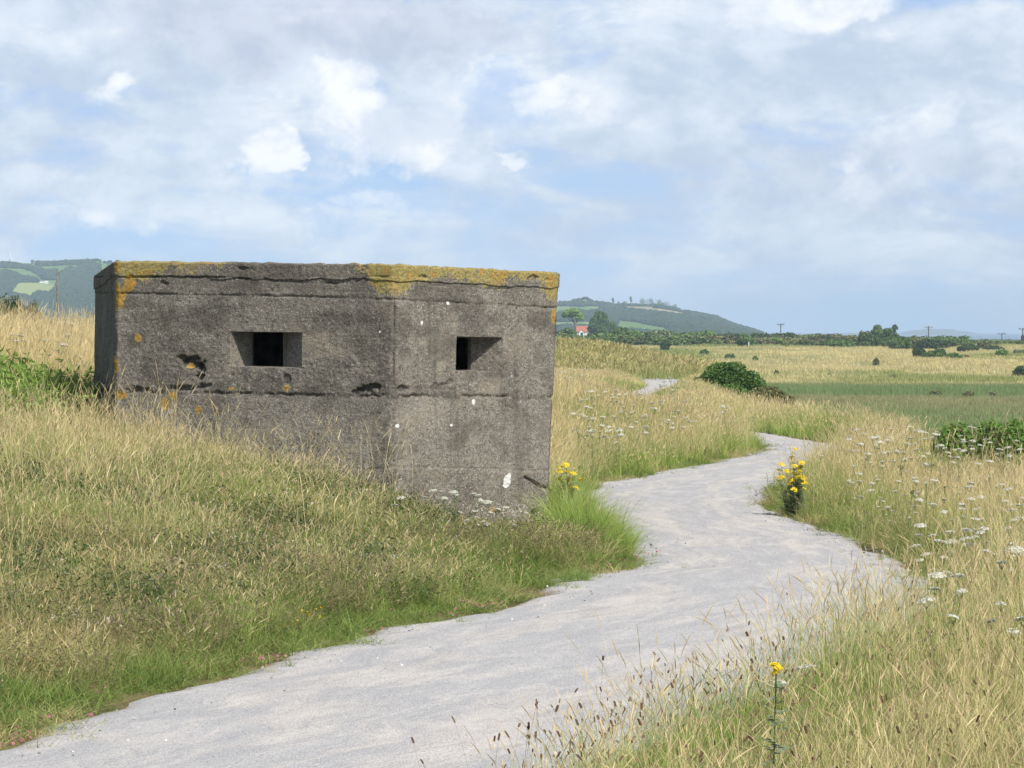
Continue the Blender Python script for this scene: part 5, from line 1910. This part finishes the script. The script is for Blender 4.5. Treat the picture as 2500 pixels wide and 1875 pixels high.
# ------------------------------------------------------------------ poles, house, farms, turbine
def power_poles():
    for (px, yt, w, Y, two, lb) in ((1906, 792, 17, 1150., 1, 'leftmost power pole with a double crossarm above the dark bushes'), (2267, 798, 22, 1080., 1, 'tallest power pole, its crossarm tipped with white insulators'),
                                    (2364, 823, 14, 1350., 0, 'short power pole left of the leaned shrub'), (2446, 815, 18, 1180., 0, 'power pole right of the leaned shrub, taller of a close pair'),
                                    (2462, 829, 15, 1400., 0, 'shorter rear power pole of the close pair on the right'), (2497, 803, 18, 1010., 2, 'power pole carrying a dark box at the right picture edge')):
        m = Y / F
        x = (px - 1250) * m
        z = float(H(x, Y)) - .3
        h = HC - (yt - HOR) * m - z
        t = thing('power_pole', (x, Y, z), lb, 'power pole', 'power poles crossing the dunes')
        mb = MB()
        mb.tube([(0, 0, 0), (0, 0, h + .25)], [.17, .12], 8)
        link('pole', mb.mesh('pole', M_DARKPOLE, True), t)
        mb = MB()
        hw = w * m / 2
        mb.box(-hw, hw, -.07, .07, h - .14, h + .02)
        if two:
            mb.tube([(-hw * .6, 0, h - .1), (0, 0, h - .9)], .03, 4)
            mb.tube([(hw * .6, 0, h - .1), (0, 0, h - .9)], .03, 4)
        link('crossarm', mb.mesh('crossarm', M_DARKPOLE), t)
        for f_ in (-.92, 0.35, .92):
            mb = MB()
            mb.tube([(hw * f_, 0, h + .02), (hw * f_, 0, h + .12), (hw * f_, 0, h + .30)], [.06, .13, .08], 6)
            link('insulator', mb.mesh('insulator', M_WHITE if px == 2267 else M_DARKPOLE, True), t)
        if two == 2:
            mb = MB()
            mb.box(-.45, .4, -.35, .35, 1.2, 3.0)
            mb.box(-.2, .2, -.2, .2, 3.0, 3.3)
            link('transformer', mb.mesh('transformer', M_DARKPOLE), t)
    # wooden post on the left
    Y = 300.0
    m = Y / F
    x = (141 - 1250) * m
    z = float(H(x, Y)) - .3
    h = HC - (658 - HOR) * m - z
    t = thing('wooden_pole', (x, Y, z), 'bare weathered wooden pole with a broken strut left of the pillbox', 'pole')
    mb = MB()
    mb.tube([(0, 0, 0), (-.01, 0, h * .5), (-.04, 0, h)], [.10, .088, .075], 10)
    link('post', mb.mesh('post', M_WOOD, True), t)
    mb = MB()
    mb.tube([(-.02, -.05, h - .42), (.32, -.05, h - .08)], .035, 6)
    link('strut', mb.mesh('strut', M_WOOD), t)
    # white post in the dunes
    Y = ground_at(1828, 848)
    m = Y / F
    x = (1828 - 1250) * m
    mb = MB()
    z = float(H(x, Y))
    h = 13 * m
    mb.tube([(0, 0, -.2), (0, 0, h * .9), (0.03, 0, h)], [.11, .11, .07], 6)
    tag(link('marker_post', mb.mesh('marker_post', M_WHITE, True), loc=(x, Y, z)), 'thin white post on the straw dune crest', 'post')


power_poles()


def gable(mb_w, mb_r, x0, x1, y0, y1, z0, ze, zr, axis='x', over=.3):
    mb_w.box(x0, x1, y0, y1, z0, ze)
    if axis == 'x':
        ym = (y0 + y1) / 2
        mb_w.tri((x0, y0, ze), (x0, y1, ze), (x0, ym, zr - .1)); mb_w.tri((x1, y0, ze), (x1, ym, zr - .1), (x1, y1, ze))
        for a, b in ((y0 - over, ym), (y1 + over, ym)):
            zo = ze - over * (zr - ze) / ((y1 - y0) / 2)
            mb_r.tri((x0 - over, a, zo), (x1 + over, a, zo), (x1 + over, b, zr), (x0 - over, b, zr))
            mb_r.tri((x0 - over, a, zo - .15), (x1 + over, a, zo - .15), (x1 + over, b, zr - .15), (x0 - over, b, zr - .15))
    else:
        xm = (x0 + x1) / 2
        mb_w.tri((x0, y0, ze), (x1, y0, ze), (xm, y0, zr - .1)); mb_w.tri((x0, y1, ze), (xm, y1, zr - .1), (x1, y1, ze))
        for a, b in ((x0 - over, xm), (x1 + over, xm)):
            zo = ze - over * (zr - ze) / ((x1 - x0) / 2)
            mb_r.tri((a, y0 - over, zo), (a, y1 + over, zo), (b, y1 + over, zr), (b, y0 - over, zr))
            mb_r.tri((a, y0 - over, zo - .15), (a, y1 + over, zo - .15), (b, y1 + over, zr - .15), (b, y0 - over, zr - .15))


def house():
    Y = 1700.0
    m = Y / F
    x0 = (1420 - 1250) * m
    z = float(H(x0, Y))
    t = thing('house', (x0, Y, z), 'white house with a red tiled roof and gabled porch among trees', 'house')
    zz = lambda py: HC - (py - HOR) * m - z
    w, r_ = MB(), MB()
    gable(w, r_, -2.3, 9.5, 0, 8, 0, zz(808), zz(795.5), 'x', .5)
    link('wall', w.mesh('wall', M_WHITE), t)
    rf = link('roof', r_.mesh('roof', M_ROOF), t)
    c = MB(); c.box(6.6, 7.5, 3.5, 4.4, zz(797), zz(790)); link('chimney', c.mesh('chimney', M_ROOF), rf)
    w, r_ = MB(), MB()
    gable(w, r_, -1.3, 1.35, -2.2, .05, 0, zz(812), zz(804), 'y', .25)
    p = link('porch', w.mesh('porch', M_WHITE), t)
    link('porch_roof', r_.mesh('porch_roof', M_WHITE), p)
    g = MB(); g.box(-.55, .6, -2.3, -2.2, 0, zz(812)); link('window', g.mesh('window', M_GLASS), p)
    for i, xx in enumerate((3.0, 5.5)):
        g = MB(); g.box(xx, xx + .9, -.06, 0, zz(818), zz(813)); link('window', g.mesh('window', M_GLASS), t)
    # low white outbuilding
    Y2 = 1690.0
    x1 = (1441 - 1250) * m
    t = thing('outbuilding', (x1, Y2 - 8, float(H(x1, Y2))), 'low white outbuilding right of the red roofed house', 'shed')
    w, r_ = MB(), MB()
    gable(w, r_, -1.6, 1.6, 0, 3, 0, zz(816), zz(812.5), 'x', .2)
    link('wall', w.mesh('wall', M_WHITE), t); link('roof', r_.mesh('roof', M_SLATE), t)


def farms():
    # (px, py of the base on the hill, width px, height px, roof material, label)
    for (px, py, w, h, rm, lb) in ((106, 690, 8, 5, M_SLATE, 'white farmhouse at the left of the group above the lime green field'), (117, 691, 9, 4, M_WHITE, 'long white barn at the right of the group above the lime green field'),
                                   (168, 687, 4, 4, M_ROOF, 'small white cottage in the woods right of the bare pole'), (175, 686, 4, 3, M_ROOF, 'red roofed cottage beside the small white cottage in the woods'),
                                   (110, 644, 7, 3, M_WHITE, 'white farm building on the left hill skyline'), (2, 677, 6, 6, M_ROOF, 'red roofed house at the left picture edge on the hill'),
                                   (58, 678, 7, 3, M_SLATE, 'grey roofed house in the hamlet on the left hill'), (40, 677, 8, 3, M_SLATE, 'long grey roofed house left in the hillside hamlet'),
                                   (161, 695, 4, 2, M_WHITE, 'pale low building below the cottages in the woods'), (1497, 771, 3, 3, M_WHITE, 'white cottage alone in the woods of the right hill'),
                                   (1487, 770, 2.4, 2, M_WHITE, 'smaller white cottage behind the rounded pine on the hill')):
        cy = np.interp(px, [c[0] for c in CREST], [c[1] for c in CREST])
        tt = min(1, max(0, ((838 - py) / (838 - cy)))) ** (1 / .85)
        X, Y, Z, _ = hill_pt(np.array([float(px)]), np.array([tt * .995]))
        X, Y, Z = float(X[0]), float(Y[0]), float(Z[0])
        m = Y / F
        t = thing('farmhouse', (X, Y - 14, Z - 1 + 1.5), lb, 'house', 'pale houses scattered on the distant hills')
        a, b = MB(), MB()
        gable(a, b, -w * m / 2, w * m / 2, -3, 3, -2, h * m * .55, h * m, 'x', .3)
        link('wall', a.mesh('wall', M_WHITE), t)
        link('roof', b.mesh('roof', rm), t)


def turbine():
    Y = 5600.0
    m = Y / F
    x = (25 - 1250) * m
    hub = HC - (632 - HOR) * m
    z = 80.0
    t = thing('wind_turbine', (x, Y, z), 'white three bladed wind turbine peeping over the left hill', 'wind turbine')
    mb = MB()
    mb.tube([(0, 0, 0), (0, 0, hub - z)], [1.1, .7], 10)
    link('tower', mb.mesh('tower', M_METAL, True), t)
    mb = MB()
    mb.tube([(0, -2.0, hub - z), (0, -1.4, hub - z), (0, 1.6, hub - z), (0, 2.0, hub - z)], [.4, .8, .8, .4], 8)
    link('nacelle', mb.mesh('nacelle', M_METAL, True), t)
    for a in (90, 211, 331):
        a = math.radians(a)
        c, s_ = math.cos(a), math.sin(a)
        mb = MB()
        R = 11.5
        mb.tube([(c * q * R, -1.7, s_ * q * R + hub - z) for q in (.03, .2, .6, 1)], [.42, .85, .6, .2], 6)
        link('blade', mb.mesh('blade', M_METAL, True), t)


house()
farms()
turbine()


# ------------------------------------------------------------------ wild carrot and ragwort
M_STEM = mat_leaf('green_stem', (.13, .19, .06), (.24, .28, .10), .15)
M_UMBEL = mat_leaf('white_umbel', (.58, .58, .47), (.80, .79, .70), .35, .8)
M_NEST = mat_leaf('closed_umbel', (.10, .15, .05), (.19, .22, .09), .1, .8)
M_YEL = mat_leaf('yellow_floret', (.76, .56, .02), (.86, .74, .07), .25, .8)
M_GREYL = mat_leaf('grey_green_leaf', (.17, .24, .13), (.33, .40, .27), .25, .7)
FR = np.random.default_rng(601)


def umbel(r, rad, n, dome=.25, q=.0055, nest=False):
    V, Fc, C = [], [], []
    for i in range(n):
        a = i * 2.39996 + r.normal() * .2
        rr = rad * math.sqrt((i + .5) / n) * r.uniform(.92, 1.06)
        z = (dome * rad * (1 - (rr / rad) ** 2)) if not nest else rad * 1.1 * (rr / rad) ** 1.5 * r.uniform(.8, 1.1)
        c = np.array([rr * math.cos(a), rr * math.sin(a), z + r.normal() * .0015])
        nrm = np.array([math.cos(a) * rr / rad * .5, math.sin(a) * rr / rad * .5, 1]) + r.normal(size=3) * .22
        nrm /= np.linalg.norm(nrm)
        u = np.cross(nrm, r.normal(size=3)); u /= np.linalg.norm(u)
        v = np.cross(nrm, u)
        s = q * r.uniform(.7, 1.3)
        b = len(V)
        for k in range(6):
            t = k * math.pi / 3
            V.append(tuple(c + u * s * math.cos(t) + v * s * math.sin(t) + nrm * (.0 if k % 2 else .0015)))
            C.append((r.random(), r.random(), 0, 1))
        Fc.append(tuple(range(b, b + 6)))
    return np.array(V), np.array(Fc), np.array(C)


def rays(mb, top, rad, n=8, ln=.035):
    for i in range(n):
        a = i * 2 * math.pi / n
        mb.tube([top - Vector((0, 0, ln)), top + Vector((math.cos(a) * rad * .75, math.sin(a) * rad * .75, -.002))], [.0009, .0006], 3, False)


def feather(mb, r, h, n=7):
    for i in range(n):
        a = r.uniform(0, 6.283)
        z = h * r.uniform(.05, .7)
        d = Vector((math.cos(a), math.sin(a), .5))
        L_ = r.uniform(.05, .12)
        for k in range(9):
            p = Vector((0, 0, z)) + d * L_ * (k / 8)
            sd = Vector((-d.y, d.x, .2)) * (1 if k % 2 else -1)
            q = p + sd * .022 * (1 - k / 10) + d * .012
            mb.tri(p - d * .003, q, p + d * .003)
        mb.tri(Vector((0, 0, z)), Vector((0, 0, z)) + d * L_, Vector((0, 0, z + .003)) + d * L_ * .5)


def carrot_proto(r, h, rad, extra=1, nest=False, bent=.1):
    t = bpy.data.objects.new('wild_carrot', None)
    COL.objects.link(t)
    top = Vector((bent * h, r.uniform(-.03, .03), h))
    mid = Vector((bent * h * .25, 0, h * .55))
    mb = MB()
    mb.tube([(0, 0, 0), mid, top - Vector((0, 0, .03))], [.0026, .0021, .0015], 5)
    heads = [(top, rad, r.uniform(-.2, .2), r.uniform(-.2, .2))]
    for e in range(extra):
        a = r.uniform(0, 6.283)
        st = mid * r.uniform(.6, 1.1)
        q = st + Vector((math.cos(a) * .10, math.sin(a) * .10, h * r.uniform(.22, .4)))
        mb.tube([st, (st + q) / 2 + Vector((math.cos(a) * .02, math.sin(a) * .02, 0)), q - Vector((0, 0, .02))], [.0017, .0014, .001], 4)
        heads.append((q, rad * r.uniform(.5, .8), r.uniform(-.3, .3), r.uniform(-.3, .3)))
    for q in heads:
        rays(mb, q[0], q[1])
    feather(mb, r, h)
    me = mb.mesh('stem', M_STEM)
    a_ = me.color_attributes.new('cv', 'FLOAT_COLOR', 'POINT')
    a_.data.foreach_set('color', np.tile([.5, .2, .5, 1], len(me.vertices)).astype(np.float32))
    link('stem', me, t)
    for (p, rd, tx, ty) in heads:
        V, Fc, C = umbel(r, rd, int(30 + 60 * rd / .05), nest=nest, q=.0062 if not nest else .004)
        o = link('flower_head', mesh_np('flower_head', V, Fc, M_NEST if nest else M_UMBEL, C), t)
        o.location = p
        o.rotation_euler = (tx, ty, 0)
    return t


def carrots():
    r = FR
    protos = [carrot_proto(r, h, rd, ex, False, b) for (h, rd, ex, b) in ((.70, .040, 1, .1), (.62, .036, 0, -.15), (.75, .034, 2, .2), (.55, .042, 1, .05), (.66, .030, 1, -.1))]
    nest = carrot_proto(r, .68, .028, 1, True, .1)
    HH = [.70, .62, .75, .55, .66]
    used = set()
    def place(px, py, y0, y1, label, group, pi=None, sc=1.0, reject=False):
        i = int(r.integers(0, 5)) if pi is None else pi
        x, y = stand_at(px, py, (HH[i] if i < 5 else .68) * sc, y0, y1)
        x -= 0
        if pl(y) + .0 < x < pr(y) and y < 150:
            if reject:
                return False
            x = float(pl(y) - .15) if abs(x - pl(y)) < abs(x - pr(y)) else float(pr(y) + .15)
        src = protos[i] if i < 5 else nest
        loc = (x, y, float(H(x, y)) - .01)
        rz = float(r.uniform(0, 6.283))
        if i not in used:
            used.add(i)
            src.location = loc
            src.rotation_euler = (0, 0, rz)
            src.scale = (sc, sc, sc)
            tag(src, label, 'wildflower', group)
        else:
            dup(src, loc, rz, sc, label, group)
        return True
    # single ones that stand out
    G1 = 'white umbels in front of the pillbox'
    for (px, py, lb) in ((1052, 1196, 'white umbel highest left of those before the pillbox wall'), (1078, 1200, 'broad white umbel in the upper row before the pillbox wall'), (1097, 1207, 'white umbel at the right end of the upper row before the pillbox'),
                         (1125, 1198, 'small white umbel alone before the middle of the right wall'), (1160, 1235, 'white umbel left of the widest lower head before the pillbox'), (1184, 1217, 'upper small white umbel in the lower right group at the pillbox'),
                         (1190, 1234, 'widest white umbel in the lower right group at the pillbox'), (1209, 1240, 'white umbel touching an orange lichen spot on the pillbox'), (1168, 1264, 'pale umbel below the lower right group at the pillbox'),
                         (1212, 1271, 'tilted white umbel below the group at the pillbox'), (1197, 1291, 'white umbel low on the bank left of the pillbox corner'), (1227, 1318, 'lowest white umbel on the bank by the pillbox corner'),
                         (975, 1217, 'greenish white umbel leftmost before the pillbox right wall')):
        place(px, py, 28, 37, lb, G1, sc=.85)
    place(2292, 1466, 9.5, 22, 'largest white umbel near the right foreground grass', None, 0)
    place(1955, 1626, 9.5, 15, 'white umbel beside the pale thistle leaved foreground ragwort', None, 3)
    place(2497, 1510, 9.5, 22, 'white umbel cut by the right edge in the foreground', None, 3)
    for (px, py, lb) in ((2175, 1145, 'dark green closed umbel, left of the three on the right bank'), (2255, 1138, 'dark green closed umbel, middle of the three on the right bank'), (2335, 1130, 'dark green closed umbel, right of the three on the right bank')):
        place(px, py, 30, 60, lb, 'closed green umbels on the right bank', 5, 1.1)
    for (px, py) in ((1925, 1222), (1918, 1235), (1933, 1251), (1930, 1215), (1922, 1246)):
        place(px, py, 25, 45, 'small white umbel low on the path verge under the ragwort', 'umbels under the roadside ragwort', None, .55)
    def many(n, xr, yr, y0, y1, label, group, sc=(.8, 1.05), poly=None):
        c = 0
        while c < n:
            px, py = r.uniform(*xr), r.uniform(*yr)
            if poly and not bool(inside(np.array([px]), np.array([py]), poly)[0]):
                continue
            if place(px, py, y0, y1, label, group, None, r.uniform(*sc), True):
                c += 1
    many(62, (1990, 2500), (1100, 1440), 16, 58, 'white umbel flowering in the straw grass of the right bank', 'umbels on the right bank',
         poly=[(1990, 1100), (2500, 1095), (2500, 1400), (2360, 1430), (2220, 1370), (2130, 1270), (2000, 1180)])
    many(52, (2080, 2480), (1040, 1110), 38, 70, 'distant white umbel in the crowded band before the green brambles', 'umbels before the brambles', (.9, 1.1))
    many(56, (1400, 1900), (950, 1130), 46, 112, 'white umbel on the grassy verge inside the far bend of the path', 'umbels inside the far bend', (.9, 1.2),
         poly=[(1400, 980), (1500, 930), (1700, 960), (1900, 1000), (1900, 1060), (1860, 1110), (1700, 1110), (1500, 1120), (1400, 1060)])
    many(22, (1368, 1432), (898, 925), 80, 118, 'tiny white umbel in the patch just right of the pillbox', 'umbels by the right wall far off', (1.0, 1.3))
    many(9, (1605, 1650), (915, 955), 70, 130, 'white umbel standing before the far glimpse of the path', 'umbels by the far path', (1.1, 1.4))
    many(13, (10, 225), (775, 870), 38, 62, 'creamy white umbel on the high bank left of the pillbox', 'umbels on the left bank', (.9, 1.1))


def ragwort(px, py, hgt, y0, y1, wid, nst, label, name='ragwort', grey=.5, hr=.031, heads=None):
    r = FR
    x, y = stand_at(px, py, hgt, y0, y1)
    z = float(H(x, y))
    t = thing(name, (x, y, z - .01), label, 'wildflower', 'yellow ragwort plants')
    mb = MB()
    LV, LF, LC = [], [], []
    tops = []
    for i in range(nst):
        a = r.uniform(0, 6.283)
        q = wid * math.sqrt(r.random())
        h = hgt * (r.uniform(.55, 1.0) if nst > 2 else 1.0) * (1 - .2 * (q / wid) ** 2)
        tp = Vector((math.cos(a) * q, math.sin(a) * q, h))
        b0 = Vector((math.cos(a) * q * .25, math.sin(a) * q * .25, 0))
        md = b0.lerp(tp, .5) - Vector((0, 0, .0)) + Vector((math.cos(a), math.sin(a), 0)) * -.02
        mb.tube([b0, md, tp], [.0028, .0025, .0016], 5)
        tops.append(tp)
        for k in range(24):
            f_ = r.uniform(.12, .95)
            c = np.array(b0.lerp(tp, f_))
            aa = r.uniform(0, 6.283)
            d = np.array([math.cos(aa), math.sin(aa), r.uniform(-.2, .5)])
            L_ = .085 * (1.15 - f_) + .03
            sd = np.cross(d, [0, 0, 1]); sd /= np.linalg.norm(sd)
            cl = r.random()
            for g in range(3):
                s0, s1 = g / 3, (g + 1) / 3
                wv = .022 * (1 - abs(s0 - .3))
                b = len(LV)
                LV.extend([tuple(c + d * L_ * s0 - sd * wv * .25), tuple(c + d * L_ * (s0 + .2) + sd * wv), tuple(c + d * L_ * s1), tuple(c + d * L_ * (s0 + .2) - sd * wv)])
                LF.append((b, b + 1, b + 2, b + 3)); LC.extend([(cl, r.random(), 0, 1)] * 4)
    me = mb.mesh('stem', M_STEM)
    a_ = me.color_attributes.new('cv', 'FLOAT_COLOR', 'POINT')
    a_.data.foreach_set('color', np.tile([.5, .2, .5, 1], len(me.vertices)).astype(np.float32))
    link('stem', me, t)
    link('leaf', mesh_np('leaf', np.array(LV), np.array(LF), M_GREYL, np.array(LC)), t)
    for tp in tops:
        if r.random() < .08:
            continue
        V, Fc, C = umbel(r, hr * r.uniform(.7, 1.3), 40, .5, .0085)
        V = V + np.array([0, 0, 0])
        o = link('flower_head', mesh_np('flower_head', V, Fc, M_YEL, C), t)
        o.location = tp
        o.rotation_euler = (r.normal() * .3 + .25, r.normal() * .3, 0)
    return t


carrots()
ragwort(1932, 1112, .64, 34, 44, .19, 32, 'bushy yellow ragwort leaning over the right edge of the path')
ragwort(1940, 1082, .60, 45, 56, .07, 6, 'small yellow ragwort just behind the bushy roadside one')
ragwort(1392, 1172, .62, 37.4, 46, .13, 16, 'yellow ragwort growing against the right corner of the pillbox')
ragwort(1893, 1612, .70, 9.5, 15, .02, 2, 'pale leaved ragwort with one flat yellow head in the right foreground', hr=.022)
ragwort(2256, 1056, .55, 40, 70, .05, 4, 'distant yellow ragwort among white umbels before the brambles')
